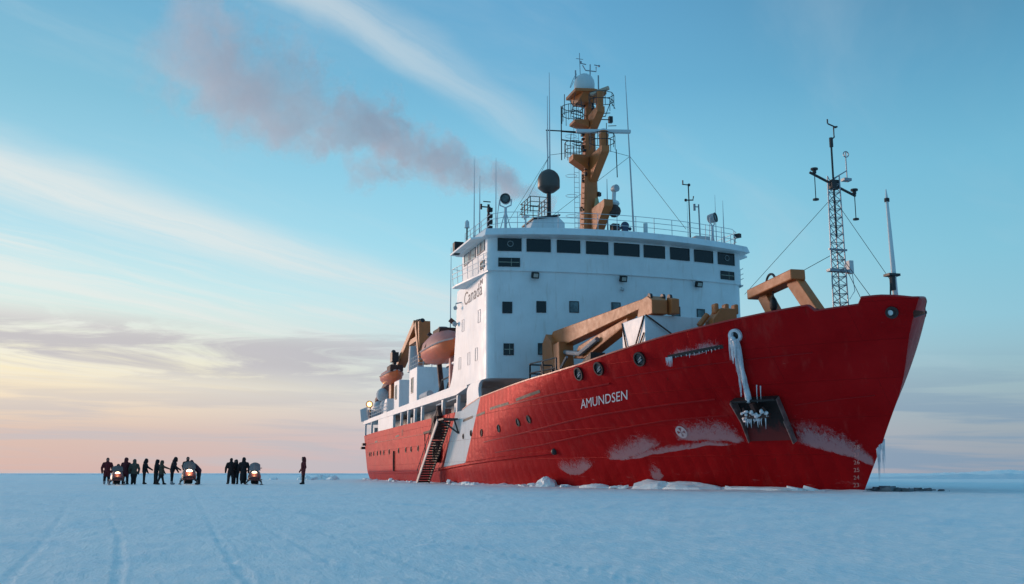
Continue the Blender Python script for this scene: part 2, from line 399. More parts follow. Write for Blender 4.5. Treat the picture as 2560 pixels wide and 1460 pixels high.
tag(ridge(170, -44, -4, lambda a: .35, 25, 17.).build('pressure_ridge', SNOW, smooth=True), kind='structure')

# ------------------------------------------------------------------ the icebreaker: hull
ship = empty('icebreaker_ship')
tag(ship, 'large red and white icebreaker ship frozen in the sea ice', 'ship')
lerp = lambda a, b, t: a+(b-a)*t
cl = lambda t: max(0., min(1., t))
XE = [(-1.5, 25.87), (0, 26.95), (1, 27.67), (2, 28.39), (2.5, 28.71), (3, 29.05), (3.5, 29.40), (4, 29.73), (4.5, 29.99), (5, 30.18), (5.5, 30.33), (6, 30.48), (6.5, 30.66), (7, 30.90), (7.5, 31.2), (8, 31.45)]
def xe(z):
    for (a, xa), (b, xb) in zip(XE[:-1], XE[1:]):
        if z <= b: return lerp(xa, xb, (z-a)/(b-a))
    return XE[-1][1]
def xs(z): return -53.9-1.2*max(z, -1.5)
def hb(X, z):
    t = cl(z/7.2); t = t*t*(3-2*t)
    n = lerp(2.0, 2.45, t); m = lerp(1.0, .93, t*t); x0 = lerp(-8, 5, t)
    B = 9.75-0.35*cl((1.0-z)/1.6)
    if X <= x0:
        k = cl((-44-X)/16); return B*(1-.05*k*k)
    u = cl((X-x0)/(xe(z)-x0)); return B*max(0, 1-u**n)**m
SHEER = [(-62, 5.25), (-7.2, 5.25), (-7.0, 5.30), (-5.0, 5.55), (-1.9, 5.85), (7.39, 6.09), (12, 6.22), (15.08, 6.40), (18.86, 6.84), (21.72, 7.20), (24.05, 7.44), (25.41, 7.58), (26.93, 7.73), (27.9, 7.81), (27.98, 7.82),
         (28.17, 7.56), (29.62, 7.66), (29.8, 7.94), (30.35, 7.95), (30.82, 7.88), (31.3, 7.74)]
def sheer(X):
    for (a, za), (b, zb) in zip(SHEER[:-1], SHEER[1:]):
        if X <= b: return lerp(za, zb, cl((X-a)/(b-a)))
    return SHEER[-1][1]
def HP(X, z, off=0., side=-1):
    """point on the shell at (X, z) and its outward normal; side -1 = starboard"""
    e = .05; y = hb(X, z); ny = 1.; nx = -(hb(X+e, z)-hb(X-e, z))/(2*e); nz = -(hb(X, z+e)-hb(X, z-e))/(2*e)
    n = Vector((nx, ny*side, nz)).normalized(); return Vector((X, side*y, z))+n*off, n
tops = [-60.2+i*.95 for i in range(64)]; tops = [x for x in tops if x < -7.3]
tops += [-7.2, -7.0, -6, -5, -4, -3, -1.9, -1, 0]+[x*.7 for x in range(1, 32)]
tops += [22.3, 22.9, 23.5, 24.05, 24.6, 25.1, 25.6, 26.1, 26.6, 27.1, 27.5, 27.9, 27.98, 28.17, 28.5, 28.9, 29.3, 29.62, 29.8, 30., 30.2, 30.4, 30.6, 30.78, 30.92, 31.03, 31.12, 31.18, 31.22]
VZ = 26
def colx(X, z):
    zt = sheer(X)
    if X > 0: return X/xe(zt)*xe(z) if X < 31.21 else xe(z)
    if X < -45: return -45+(X+45)/(xs(zt)+45)*(xs(z)+45)
    return X
hm = MB(); nc = len(tops)
for side in (-1, 1):
    vs = []
    for j in range(VZ+1):
        for X in tops:
            z = lerp(-1.4, sheer(X), j/VZ); x = colx(X, z); vs.append((x, side*hb(x, z), z))
    fs = []
    for j in range(VZ):
        for i in range(nc-1):
            q = (j*nc+i, j*nc+i+1, (j+1)*nc+i+1, (j+1)*nc+i); fs.append(q if side < 0 else q[::-1])
    hm.add(vs, fs)
st = []
for j in range(VZ+1):
    z = lerp(-1.4, sheer(tops[0]), j/VZ); x = colx(tops[0], z); st.append([(x, -hb(x, z), z), (x-.5, -hb(x, z)*.5, z), (x-.7, 0, z), (x-.5, hb(x, z)*.5, z), (x, hb(x, z), z)])
hm.loft(st, cap=False, close=False)
hull = hm.build('hull', HULL, ship, smooth=True)
# bulwark: inner face and cap rail
bm_ = MB(); bt = [x for x in tops if x > -7.1]; 
for side in (-1, 1):
    rows = []
    for X in bt:
        zt = sheer(X); x = colx(X, zt); y = hb(x, zt); w = min(.16, y*.9)
        zd = 4.9+1.3*cl((X-14)/17)
        yd = max(0., hb(colx(X, zd), zd)-.22); rows.append([(x, side*(y+.02), zt-.02), (x, side*(y+.02), zt+.05), (x-.02, side*(y-w), zt+.05), (min(x, colx(X, zd))-.02, side*min(yd, y-w), zd)])
    bm_.loft(rows, cap=False, close=False)
bm_.build('bulwark', REDP, ship)
# decks
dk = MB(); rows = []
for X in [x for x in tops if x > -7.1]:
    zd = 4.88+1.3*cl((X-14)/17); x = colx(X, zd); y = max(0.02, hb(x, zd)-.12); rows.append([(x, -y, zd), (x, y, zd)])
dk.loft(rows, cap=False, close=False)
dk.build('foredeck', DECK, ship)
md = MB(); md.span(-60, -7, -9.2, 9.2, 4.1, 4.2); md.build('main_deck', DECK, ship)

# rubbing strake along the ice belt
def strake(name, pts, r, material, sq=.6, n=60, side=-1, parent=hull):
    m = MB(); path = []
    for i in range(n+1):
        t = i/n*(len(pts)-1); k = min(int(t), len(pts)-2); f = t-k
        X = lerp(pts[k][0], pts[k+1][0], f); z = lerp(pts[k][1], pts[k+1][1], f); path.append((X, z))
    rows = []
    for X, z in path:
        p, nn = HP(X, z, 0., side)
        rows.append([HP(X, z+r, -.02, side)[0], HP(X, z+r*.5, r*sq, side)[0], HP(X, z-r*.5, r*sq, side)[0], HP(X, z-r, -.02, side)[0]])
    m.loft(rows, cap=True, close=False); return m.build(name, material, parent, smooth=False)
BELT = [(-53, .84), (-22, .84), (-14.9, 1.01), (-9.2, 1.23), (1, 1.63), (8.9, 1.96)]
for s_ in (-1, 1): strake('rubbing_strake', BELT, .14, HULL, .9, 90, s_)
m = MB(); p, n = HP(9.0, 1.97, .02); m.sphere(p, .2, 10, 6); m.build('strake_end', DARK, hull, smooth=True)
SEAM = mat('seam_paint', (.36, .008, .010), .4, var=.2, spec=.15)
strake('weld_seam', [(5, 4.90), (8.3, 4.98), (12, 5.09), (15.5, 5.21), (17, 5.28)], .05, SEAM, .9, 40)
strake('weld_seam', [(-1, 2.78), (5.7, 3.09), (14.2, 3.75), (19.1, 4.01), (22.5, 4.15)], .045, SEAM, .9, 60)
strake('weld_seam', [(1, 2.05), (8, 2.38), (14.5, 2.95), (19, 3.3), (22.6, 3.4)], .04, SEAM, .9, 60)
strake('weld_seam', [(17.5, 5.5), (23, 5.7), (27.5, 5.85)], .03, SEAM, .8, 40)
strake('weld_seam', [(25.8, 3.7), (27.5, 3.85), (28.9, 3.95)], .03, SEAM, .8, 20)
strake('weld_seam', [(-58, 4.05), (-13, 4.05)], .035, SEAM, .8, 30)

# rimmed ports; a dark disc paints the shaded recess of the mooring ports
def porthole(X, z, r, name='porthole', inner=GLASS, rim=DARK, deep=.05, parent=hull):
    m = MB(); p, n = HP(X, z, .0)
    m.ring(p, n, r*.80, r, deep, 22); m.cur = 1; m.disc(p+n*.012, n, r*.82, 22)
    return m.build(name, [rim, inner], parent)
RIM = mat('rim_black', (.03, .012, .012), .45, var=.2)
for X, z in ((14.88, 5.95), (16.68, 6.07), (19.71, 6.27)):
    o = porthole(X, z, .37, 'mooring_port', mat('port_shade', (.03, .035, .035), .3, var=.6, vscale=6), RIM, .10)
    p, n = HP(X, z, .03); mm = MB(); mm.tube([p+Vector((-.2, 0, -.06)), p+Vector((.2, 0, .10))], .045); mm.tube([p+Vector((-.16, 0, -.16)), p+Vector((.22, 0, -.05))], .04)
    mm.build('mooring_roller', STEEL, o)
for X in (-53.04, -51.59, -49.23, -46.32, -44.17, -41.89, -38.55, -33.1, -29.27, -26.63, -23.32): porthole(X, 2.87, .27)
porthole(-6.6, 3.35, .2); porthole(-4.3, 3.5, .22, rim=RUST)
for X, z in ((-1.4, 3.42), (2.5, 3.55), (5.99, 3.78), (7.65, 3.89)): porthole(X, z, .26, rim=RUST)
# freeing ports: black strips laid on the shell for the dark of the slots
def slot(x0, x1, z0, z1, h=.17, fr=0):
    m = MB(); rows = []
    for i in range(13):
        X = lerp(x0, x1, i/12); z = lerp(z0, z1, i/12); rows.append([HP(X, z+h/2, .015)[0], HP(X, z-h/2, .015)[0]])
    m.loft(rows, cap=False, close=False)
    o = m.build('freeing_port', BLACK, hull)
    return o
for a in ((-6.7, -3.86, 4.48, 4.63), (-2.77, -.56, 4.65, 4.75), (.75, 5.0, 4.91, 5.0), (6.41, 10.2, 5.11, 5.36), (21.34, 24.2, 6.2, 6.43), (-48.5, -46.5, 4.15, 4.2), (-35, -33, 4.3, 4.35)): slot(*a)
for x in (-31.5, -31.0): slot(x, x+.15, 4.55, 4.55, .6)

# lettering laid on the shell
def text_mesh(txt, size=1.):
    cu = bpy.data.curves.new('t', 'FONT'); cu.body = txt; cu.size = size; cu.resolution_u = 3
    o = bpy.data.objects.new('t', cu); COL.objects.link(o); dg = bpy.context.evaluated_depsgraph_get(); dg.update()
    me = bpy.data.meshes.new_from_object(o.evaluated_get(dg)); vs = [v.co.copy() for v in me.vertices]; fs = [tuple(p.vertices) for p in me.polygons]
    bpy.data.objects.remove(o); bpy.data.curves.remove(cu); bpy.data.meshes.remove(me)
    w = max(v.x for v in vs); x0 = min(v.x for v in vs); h = max(v.y for v in vs)
    return vs, fs, x0, w, h
def hull_text(txt, X0, X1, z0, z1, h, name, material, sub=True, slant=0.):
    vs, fs, a, w, hh_ = text_mesh(txt); m = MB(); out = []
    for v in vs:
        t = (v.x-a)/(w-a); s = v.y/hh_; X = lerp(X0, X1, t)+slant*s; z = lerp(z0, z1, t)+h*s; out.append(HP(X, z, .018)[0])
    m.add(out, fs); return m.build(name, material, hull)
hull_text('AMUNDSEN', 13.69, 17.6, 4.17, 4.43, .46, 'ship_name', INK, slant=.38)
for i, num in enumerate(('23', '24', '25', '26', '27', '28')):
    z = .12+.325*i; X = 26.55+.15*i-.02*i; hull_text(num, X, X+.24, z, z+.02, .17, 'draught_mark', mat('worn_letter', (.62, .28, .24), .6, var=.25, vscale=9), slant=.05)
# bow-thruster mark: a white disc with a cross
m = MB(); p, n = HP(19.53, 2.73, .015); m.ring(p, n, .26, .34, .012, 24); d, sx, u = m.frame(p, p+n)
for k in range(4):
    a = math.pi/4+k*math.pi/2; e = sx*math.cos(a)+u*math.sin(a); q = sx*math.cos(a+math.pi/2)+u*math.sin(a+math.pi/2)
    m.add([p+n*.01, p+n*.01+e*.28+q*.13, p+n*.01+e*.30, p+n*.01+e*.28-q*.13], [(0, 1, 2, 3)])
m.build('thruster_mark', mat('faded_letter', (.60, .46, .46), .6, var=.2, vscale=8), hull)

# frost on the bow shell
def frost_material():
    m = bpy.data.materials.new('frost'); m.use_nodes = True; t = NT(m.node_tree); p = t.n['Principled BSDF']
    g = t.new('ShaderNodeTexCoord').outputs['Object']
    at = t.new('ShaderNodeAttribute', attribute_name='edge').outputs['Fac']
    nz = t.noise(t.scale(g, (1.3, 1.3, 1.0)), 3.2, 10, .75, .4); st = t.noise(t.scale(g, (9, 9, .8)), 1.8, 6, .65)
    f_ = t.m('ADD', t.m('MULTIPLY', at, .72), t.m('ADD', t.m('MULTIPLY', nz, .85), t.m('MULTIPLY', st, .55)))
    a = t.mr(f_, .90, 1.26)
    p.inputs['Base Color'].default_value = (.66, .42, .43, 1); p.inputs['Roughness'].default_value = .85; p.inputs['Specular IOR Level'].default_value = .1
    t.put(p.inputs['Alpha'], t.m('MULTIPLY', a, .52)); return m
FROST = frost_material()
def frost(path, n=60, k=14):
    m = MB(); rows = []; ed = []
    for i in range(n+1):
        t = i/n*(len(path)-1); q = min(int(t), len(path)-2); f = t-q
        X, z, w = [lerp(path[q][c], path[q+1][c], f) for c in range(3)]; row = []
        for j in range(k+1):
            s = j/k*2-1; row.append(HP(X, z+s*w*1.6+.1*mn.noise(Vector((X*1.1, z, 5.))), .012)[0]); ed.append(min(1, (s+1)/.22)*max(0, 1-((s+1)/2)**1.1)*min(1, 4*i/n, 4*(n-i)/n))
        rows.append(row)
    m.loft(rows, cap=False, close=False); o = m.build('frost', FROST, hull, smooth=True)
    at = o.data.attributes.new('edge', 'FLOAT', 'POINT'); at.data.foreach_set('value', ed); return o
frost([(8.3, 1.55, .2), (9.6, 1.2, .42), (11, 1.3, .4), (12.6, 1.62, .2)])
frost([(12.9, 1.75, .2), (14.5, 1.95, .38), (16.5, 2.4, .42), (18.4, 2.72, .32)])
frost([(18.5, 2.65, .25), (20, 2.9, .42), (21.7, 2.95, .5), (23.1, 2.75, .5)])
frost([(24.6, 2.9, .5), (25.4, 2.75, .6), (26.3, 2.5, .58), (27.1, 2.05, .5), (27.7, 1.65, .42), (27.95, 1.5, .3)])
frost([(13.2, 1.4, .14), (16, 1.8, .18), (18.2, 2.02, .16), (21, 2.22, .12), (22.8, 2.2, .1)])
frost([(16.0, .85, .22), (16.6, .9, .4), (17.1, .9, .2)])
frost([(21.2, 6.42, .16), (22.8, 6.5, .2), (24.6, 6.7, .2)])

# ice hanging from the hawse pipe, the anchor in its pocket
p, n = HP(24.92, 6.85, 0.); m = MB(); m.ring(p, n, .19, .32, .14, 22)
for k in range(14): m.sphere(p+n*.10+Vector((random.uniform(-.34, .1), -.05, random.uniform(-.4, .22))), random.uniform(.06, .14), 8, 5)
m.build('hawse_pipe', ICE, hull, smooth=True)
m = MB(); m.disc(p+n*.02, n, .22); m.build('hawse_opening', BLACK, hull)  # black disc on the shell paints the dark inside the pipe
a0 = p+n*.14+Vector((.0, 0, -.18)); a1 = HP(24.16, 4.08, .30)[0]
m = MB()
for k in range(5):
    o_ = Vector((random.uniform(-.10, .10), random.uniform(-.05, .05), 0)); pts = [a0+o_*1.6+(a1-a0)*t+Vector((.05*math.sin(9*t+k), 0, .03*math.cos(7*t+k))) for t in [i/8 for i in range(9)]]
    m.tube(pts, [.11, .12, .10, .10, .08, .09, .08, .08, .09], 7)
m.build('frozen_anchor_chain', ICE, hull, smooth=True)
def icicles(name, a, b, n, l0, l1, r, parent, out=.05, material=ICE):
    m = MB()
    for i in range(n):
        q = Vector(a).lerp(Vector(b), (i+random.random()*.8)/n); L = random.uniform(l0, l1)
        m.tube([q, q+Vector((0, 0, -L*.5))+Vector((random.uniform(-.02, .02),)*3), q+Vector((0, 0, -L))], [r, r*.6, .006], 6)
    return tag(m.build(name, material, parent, smooth=True), kind='stuff')
icicles('icicles', p+n*.18+Vector((-.34, -.06, -.05)), p+n*.18+Vector((.10, 0, -.35)), 16, .35, 1.2, .045, hull)
icicles('icicles', HP(24.25, 4.7, .28)[0], HP(24.8, 6.4, .25)[0], 18, .25, .8, .035, hull)
icicles('icicles', HP(21.25, 6.2, .06)[0], HP(21.6, 6.22, .06)[0], 7, .2, .55, .035, hull)
icicles('icicles', HP(21.7, 6.2, .05)[0], HP(24.1, 6.4, .05)[0], 14, .04, .2, .025, hull)
icicles('icicles', (28.1, -.08, 1.75), (28.45, .08, 2.2), 8, .3, 1.5, .045, hull)
# anchor pocket: flush plate, the recess shade painted in above dull red
PK = lambda X, z, o: HP(X, z, o)[0]
A, B_, C_, D_ = PK(23.5, 4.12, .42), PK(25.35, 4.12, .42), PK(24.95, 2.2, .10), PK(22.8, 2.16, .10)
m = MB(); rows = []
for i in range(9): f = i/8; rows.append([PK(lerp(lerp(23.5, 25.35, j/8), lerp(22.8, 24.95, j/8), f), lerp(4.12, 2.2, f), .02) for j in range(9)])
m.loft(rows, cap=False, close=False)
def pocket_material():
    mm = bpy.data.materials.new('pocket_shade'); mm.use_nodes = True; t = NT(mm.node_tree); p_ = t.n['Principled BSDF']; g = t.new('ShaderNodeTexCoord').outputs['Object']
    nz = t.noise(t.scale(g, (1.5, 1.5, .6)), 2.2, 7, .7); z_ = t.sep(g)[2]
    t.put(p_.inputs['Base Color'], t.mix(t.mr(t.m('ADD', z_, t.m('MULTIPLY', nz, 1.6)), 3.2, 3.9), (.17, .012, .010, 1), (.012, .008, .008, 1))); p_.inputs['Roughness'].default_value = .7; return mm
m.build('anchor_pocket', pocket_material(), hull, smooth=True)
WORN = mat('worn_steel', (.20, .13, .12), .55, var=.35, vscale=3)
def fin(x0, z0, x1, z1, o0, o1, w0):
    """a cheek plate standing off the shell"""
    m = MB(); a, b, c_, d_ = PK(x0, z0, 0), PK(x0, z0, o0), PK(x1, z1, o1), PK(x1, z1, 0); m.prism([a, b, c_, d_], (w0, 0, 0)); return m.build('pocket_cheek', WORN, hull)
fin(23.45, 4.15, 23.2, 3.2, .55, .35, .07); fin(23.2, 3.2, 22.8, 2.16, .35, .12, .06); fin(25.36, 4.12, 25.15, 3.2, .30, .30, .07); fin(25.15, 3.2, 24.98, 2.15, .42, .36, .07)
m = MB(); rows = [[PK(lerp(23.45, 25.4, j/8), 4.15, .0), PK(lerp(23.45, 25.4, j/8), 4.2, .46), PK(lerp(23.45, 25.4, j/8), 4.12, .46)] for j in range(9)]; m.loft(rows, cap=False, close=False); m.build('pocket_lip', BLACK, hull)
an = MB(); c = (A+B_)/2; sh = (C_-B_).normalized()
an.beam(c+sh*.1+Vector((0, -.1, 0)), c+sh*1.35+Vector((0, -.12, 0)), .2, .2); 
f0 = c+sh*.95+Vector((0, -.16, 0)); rt = (B_-A).normalized()
an.beam(f0-rt*.62+sh*-.15, f0+rt*.62+sh*-.15, .26, .22)
for s_ in (-1, 1): an.beam(f0+rt*.55*s_-sh*.1, f0+rt*.50*s_-sh*.62, .24, .12, .08, .05)
an.build('anchor', RUST, hull)
m = MB()
for k in range(30): m.sphere(f0+rt*random.uniform(-.68, .7)+sh*random.uniform(-.42, .12)+Vector((0, -.10, 0)), random.uniform(.05, .15), 8, 5, (random.uniform(.8, 2), .6, random.uniform(.4, 1)))
m.build('anchor_ice', ICE, hull, smooth=True)
icicles('icicles', f0-rt*.55+Vector((0, -.2, .0)), f0+rt*.6+Vector((0, -.2, .0)), 9, .2, .5, .035, hull)
icicles('ice_spike', c+rt*.25+Vector((0, -.05, .75)), c+rt*.6+Vector((0, -.05, .65)), 2, .7, .8, .03, hull)
# bow fairlead, stem head
p, n = HP(30.45, 7.25, 0.); m = MB(); m.ring(p, n, .16, .26, .05, 18); m.cur = 1; m.disc(p+n*.01, n, .2); m.build('bow_fairlead', [RIM, BLACK], hull)  # black disc in the ring paints the dark of the hole
m = MB(); m.disc(p+n*.03+Vector((-.06, -.04, 0)), n, .115); m.build('fairlead_disc', RADW, hull)  # pale disc laid over the black one
m = MB(); m.prism([(30.95, -.05, 7.30), (31.68, -.05, 7.13), (31.70, -.05, 7.05), (31.0, -.05, 6.98)], (0, .10, 0)); m.build('stem_head', RIM, hull)

# ------------------------------------------------------------------ superstructure
FY = 9.75
def front_x(y, k=1.0): return k*(1-(y/9.4)**2)
def plan(z, aft, k=1.0, off=0., cr=.75, half=FY):
    """plan ring of the house: bowed front, rounded corners, flat sides"""
    pts = []; n = 18; ye = half-cr
    for i in range(n+1):
        y = -ye+2*ye*i/n; pts.append(Vector((front_x(y, k)+off, y, z)))
    xf = front_x(ye, k)+off
    for i in range(1, 6): a = i/5*math.pi/2; pts.append(Vector((xf-cr*(1-math.cos(a)), ye+cr*math.sin(a), z)))
    for x in (-3, -6): pts.append(Vector((x, half, z)))
    pts.append(Vector((aft, half, z))); pts.append(Vector((aft, 0, z))); pts.append(Vector((aft, -half, z)))
    for x in (-6, -3): pts.append(Vector((x, -half, z)))
    for i in range(5, 0, -1): a = i/5*math.pi/2; pts.append(Vector((xf-cr*(1-math.cos(a)), -ye-cr*math.sin(a), z)))
    return pts
house = empty('superstructure', (0, 0, 0), ship)
aft = [(7.02, -11.9), (7.4, -11.1), (7.96, -10.5), (8.8, -10.0), (9.9, -9.7), (11.4, -9.35), (12.8, -9.15), (14.46, -9.0)]
m = MB(); m.loft([plan(z, a) for z, a in aft]); m.build('house_wall', WHITE, house, smooth=True)
# recessed lower front, the side passage pillars and the deck below the house
m = MB(); m.span(-9, .35, -6.3, 6.3, 4.9, 7.0); m.build('lower_wall', WHITE, house)
for s_ in (-1, 1):
    m = MB(); y = s_*9.74
    m.prism([(-5.75, y, 5.2), (-5.72, y, 6.55), (-5.35, y, 6.86), (-4.4, y, 7.05), (-1.2, y, 7.05), (-1.75, y, 7.0), (-2.2, y, 6.85), (-2.45, y, 6.55), (-2.35, y, 6.1), (-1.95, y, 5.6), (-1.9, y, 5.2)], (0, -s_*.22, 0))
    m.build('side_pillar', WHITE, house)
m = MB(); m.box((-.6, -8.3, 5.75), (.7, .9, .9)); m.build('orange_locker', ORANGE, house, bevel=.03)
m = MB(); m.tube([(-.9, -9.1, 5.6), (-.9, -8.9, 6.2)], .12, 8); m.box((-.9, -9.0, 5.75), (.6, .5, .25)); m.build('mooring_bitt', BLACK, house); m = MB(); m.tube([(.2, -8.0, 5.0), (.2, -8.0, 6.2)], .14, 8); m.build('mooring_bitt', BLACK, house)

def window(c, right, up, w, h, parent, pane=GLASS, fr=.05, dep=.05, frame=DARK, bars=0, name='window'):
    """frame standing proud of the wall round a recessed pane"""
    c = Vector(c); right = Vector(right).normalized(); up = Vector(up).normalized(); n = right.cross(up).normalized(); m = MB()
    def q(x, y, d): return c+right*x+up*y+n*d
    W2, H2 = w/2, h/2
    o = [(-W2, -H2), (W2, -H2), (W2, H2), (-W2, H2)]; i = [(-W2+fr, -H2+fr), (W2-fr, -H2+fr), (W2-fr, H2-fr), (-W2+fr, H2-fr)]
    vs = [q(*p, -.02) for p in o]+[q(*p, dep) for p in o]+[q(*p, dep) for p in i]+[q(*p, .0) for p in i]
    fs = []
    for k in range(4):
        a, b = k, (k+1) % 4
        fs += [(a, b, b+4, a+4), (a+4, b+4, b+8, a+8), (a+8, b+8, b+12, a+12)]
    m.add(vs, fs); m.cur = 1
    m.add([q(*p, .012) for p in i], [(0, 1, 2, 3)])
    if bars:
        m.cur = 2
        for k in range(bars): y = -H2+h*(k+1)/(bars+1); m.add([q(-W2, y-.02, .03), q(W2, y-.02, .03), q(W2, y+.02, .03), q(-W2, y+.02, .03)], [(0, 1, 2, 3)])
        m.add([q(w*.1-.015, -H2, .032), q(w*.1+.015, -H2, .032), q(w*.1+.015, H2, .032), q(w*.1-.015, H2, .032)], [(0, 1, 2, 3)])
        return m.build(name, [frame, pane, mat('brass_bar', (.35, .36, .28), .4, var=.1)], parent)
    return m.build(name, [frame, pane], parent)
def fw(y, k=1.0):
    e = .05; t = Vector((front_x(y+e, k)-front_x(y-e, k), 2*e, 0)).normalized(); return t
camber = lambda y: .24*(1-(y/9.4)**2)
for i, (y0, y1) in enumerate(((-8.75, -8.08), (-6.43, -5.77), (-4.12, -3.48), (-1.08, -.44), (1.3, 1.95), (3.59, 4.2), (5.69, 6.23), (7.63, 8.2))):
    y = (y0+y1)/2; window((front_x(y)+.01, y, 11.80+camber(y)), fw(y), (0, 0, 1), .68, .80, house, GLASSC if i in (2, 3, 5, 6) else GLASS, .05, .035)
for y in (-8.32, -6.0): window((front_x(y)+.01, y, 8.95+camber(y)*.6), fw(y), (0, 0, 1), .70, .80, house, GLASSC if y > -7 else GLASS, .05, .035, bars=1 if y < -7 else 0)
for x, z in ((-2.2, 11.55), (-6.97, 11.55), (-7.86, 8.8), (-5.1, 8.87), (-2.94, 8.95)):
    for s_ in (-1, 1): window((x, s_*(FY+.005), z), (-s_*-1, 0, 0) if s_ < 0 else (-1, 0, 0), (0, 0, 1), .62, .90, house, mat('side_glass', (.10, .095, .095), .15, var=.3), .05, .035, mat('window_grey', (.20, .18, .18), .5))
# country wordmark with its little flag on both sides of the house
vs, fs, a, w, h = text_mesh('Canada')
m = MB(); m.add([(lerp(-6.66, -1.45, (v.x-a)/(w-a)), -FY-.012, 12.98+v.y/h*.95) for v in vs], fs); m.build('wordmark', INKD, house)
m = MB(); y = -FY-.012
for x0, x1 in ((-2.05, -1.86), (-1.5, -1.31)): m.add([(x0, y, 13.72), (x1, y, 13.72), (x1, y, 14.08), (x0, y, 14.08)], [(0, 1, 2, 3)])
m.add([(-1.68, y, 13.78), (-1.56, y, 13.92), (-1.68, y, 14.05), (-1.80, y, 13.92)], [(0, 1, 2, 3)]); m.build('wordmark_flag', INKD, house)

# ------------------------------------------------------------------ wheelhouse
wh = empty('wheelhouse', (0, 0, 0), ship)
m = MB(); m.loft([plan(z, -7.4, 1.0, .035, .45) for z in (14.46, 14.6, 15.6, 16.95)]); m.build('wheelhouse_wall', WHITE, wh, smooth=True)
m = MB(); m.loft([plan(14.40, -7.2, 1.0, .10, .5, 9.80), plan(14.49, -7.2, 1.0, .10, .5, 9.80)]); m.build('knuckle_ledge', WHITE, wh)
WY = [(-9.1, -7.44), (-7.12, -5.42), (-5.0, -3.33), (-2.91, -1.28), (-.84, 1.09), (1.43, 3.1), (3.53, 5.13), (5.53, 7.16), (7.58, 9.1)]
VIEW = mat('view_ring', (.22, .24, .24), .4, var=0)
for i, (y0, y1) in enumerate(WY):
    y = (y0+y1)/2; o = window((front_x(y)+.05, y, 16.235), fw(y), (0, 0, 1), y1-y0, .90, wh, GLASS, .045, .045, mat('window_seal', (.02, .024, .025), .5))
    if i in (0, 8):
        r_ = MB(); t = fw(y); n = t.cross(Vector((0, 0, 1))); r_.ring(Vector((front_x(y)+.075, y+.05, 16.30)), n, .17, .215, .02, 20); r_.build('clear_view_screen', VIEW, wh)
for y, w in ((-8.3, 1.5), (8.4, 1.25)): window((front_x(y)+.05, y, 15.0), fw(y), (0, 0, 1), w, .62, wh, GLASS, .04, .04, MATS['window_seal'], bars=1)
for s_ in (-1, 1):
    for x, w in ((-5.95, 1.5), (-4.05, 1.5), (-2.35, .9), (-1.25, 1.0)): window((x, s_*(FY+.02), 16.40), (1, 0, 0) if s_ < 0 else (-1, 0, 0), (0, 0, 1), w, .86, wh, PALEG, .07, .04, MATS['window_grey'])
    window((-1.35, s_*(FY+.02), 15.05), (1, 0, 0) if s_ < 0 else (-1, 0, 0), (0, 0, 1), 1.0, .55, wh, PALEG, .12, .05, DARK)
# roof: bowed fascia, brim over the wings
def roof_ring(z, ex, yy, aftx):
    pts = []; n = 22
    for i in range(n+1):
        y = -yy+2*yy*i/n; pts.append(Vector((front_x(y*9.3/yy, 1.25)+ex, y, z+.20*(1-(y/yy)**2))))
    pts += [Vector((-3, yy+.15, z+.03)), Vector((aftx, yy+.2, z+.10)), Vector((aftx, -yy-.2, z+.10)), Vector((-3, -yy-.15, z+.03))]
    return pts
m = MB(); m.loft([roof_ring(16.70, .45, 10.0, -7.2), roof_ring(16.74, .60, 10.12, -7.3), roof_ring(17.22, .42, 10.0, -7.2), roof_ring(17.27, .30, 9.9, -7.1)]); m.build('wheelhouse_roof', WHITE, wh, bevel=.0)
for s_ in (-1, 1):
    m = MB(); m.prism([(-.1, s_*9.9, 16.70), (-.9, s_*10.75, 16.72), (-7.2, s_*10.75, 16.85), (-7.2, s_*9.9, 16.85)], (0, 0, .12)); m.build('roof_brim', WHITE, wh)
    # bridge wing walkway and its rail
    m = MB(); m.prism([(.1, s_*9.76, 14.30), (-5.6, s_*10.7, 14.22), (-6.6, s_*10.7, 14.22), (-6.6, s_*9.76, 14.22)], (0, 0, .12)); m.build('wing_walkway', WHITE, wh)
    m = MB(); P0, P1 = Vector((.05, s_*9.82, 14.45)), Vector((-6.4, s_*10.68, 14.40))
    for hz in (.45, .8, 1.2): m.tube([P0+Vector((0, 0, hz)), P1+Vector((-.05, s_*.08, hz+.05))], .025, 5)
    for k in range(7):
        q = P0.lerp(P1, (k+.6)/6.6); m.tube([q, q+Vector((0, s_*.10*(k+1)/7, 1.25))], .022, 5)
    m.tube([P1+Vector((0, s_*.05, 1.25)), P1+Vector((-.3, s_*-.6, 1.25))], .022, 5)
    m.build('wing_railing', RAIL, wh)
# floodlights under the ledge
for y, sc_ in ((-6.6, 1), (-.3, 1), (5.7, 1)):
    f = empty('floodlight', (front_x(y)+.3, y, 14.08), ship); x = front_x(y)
    m = MB(); m.box((x+.32, y, 14.08), (.28, .50, .42), Matrix.Rotation(.35, 3, 'Y')); m.tube([(x, y, 14.32), (x+.28, y, 14.2)], .04); m.build('lamp_housing', BLACK, f, bevel=.03)
    m = MB(); m.box((x+.475, y, 14.03), (.02, .32, .26), Matrix.Rotation(.35, 3, 'Y')); m.build('lamp_glass', PALEG, f)
m = MB(); m.sphere((front_x(-.3)+.15, -.3, 13.35), .13, 8, 6); m.tube([(front_x(-.3), -.3, 13.55), (front_x(-.3)+.15, -.3, 13.4)], .04); m.build('camera_pod', GREY, house, smooth=True)
m = MB(); m.box((front_x(-5.2)+.1, -5.2, 7.55), (.2, .22, .4)); m.build('wall_box', BLACK, house)
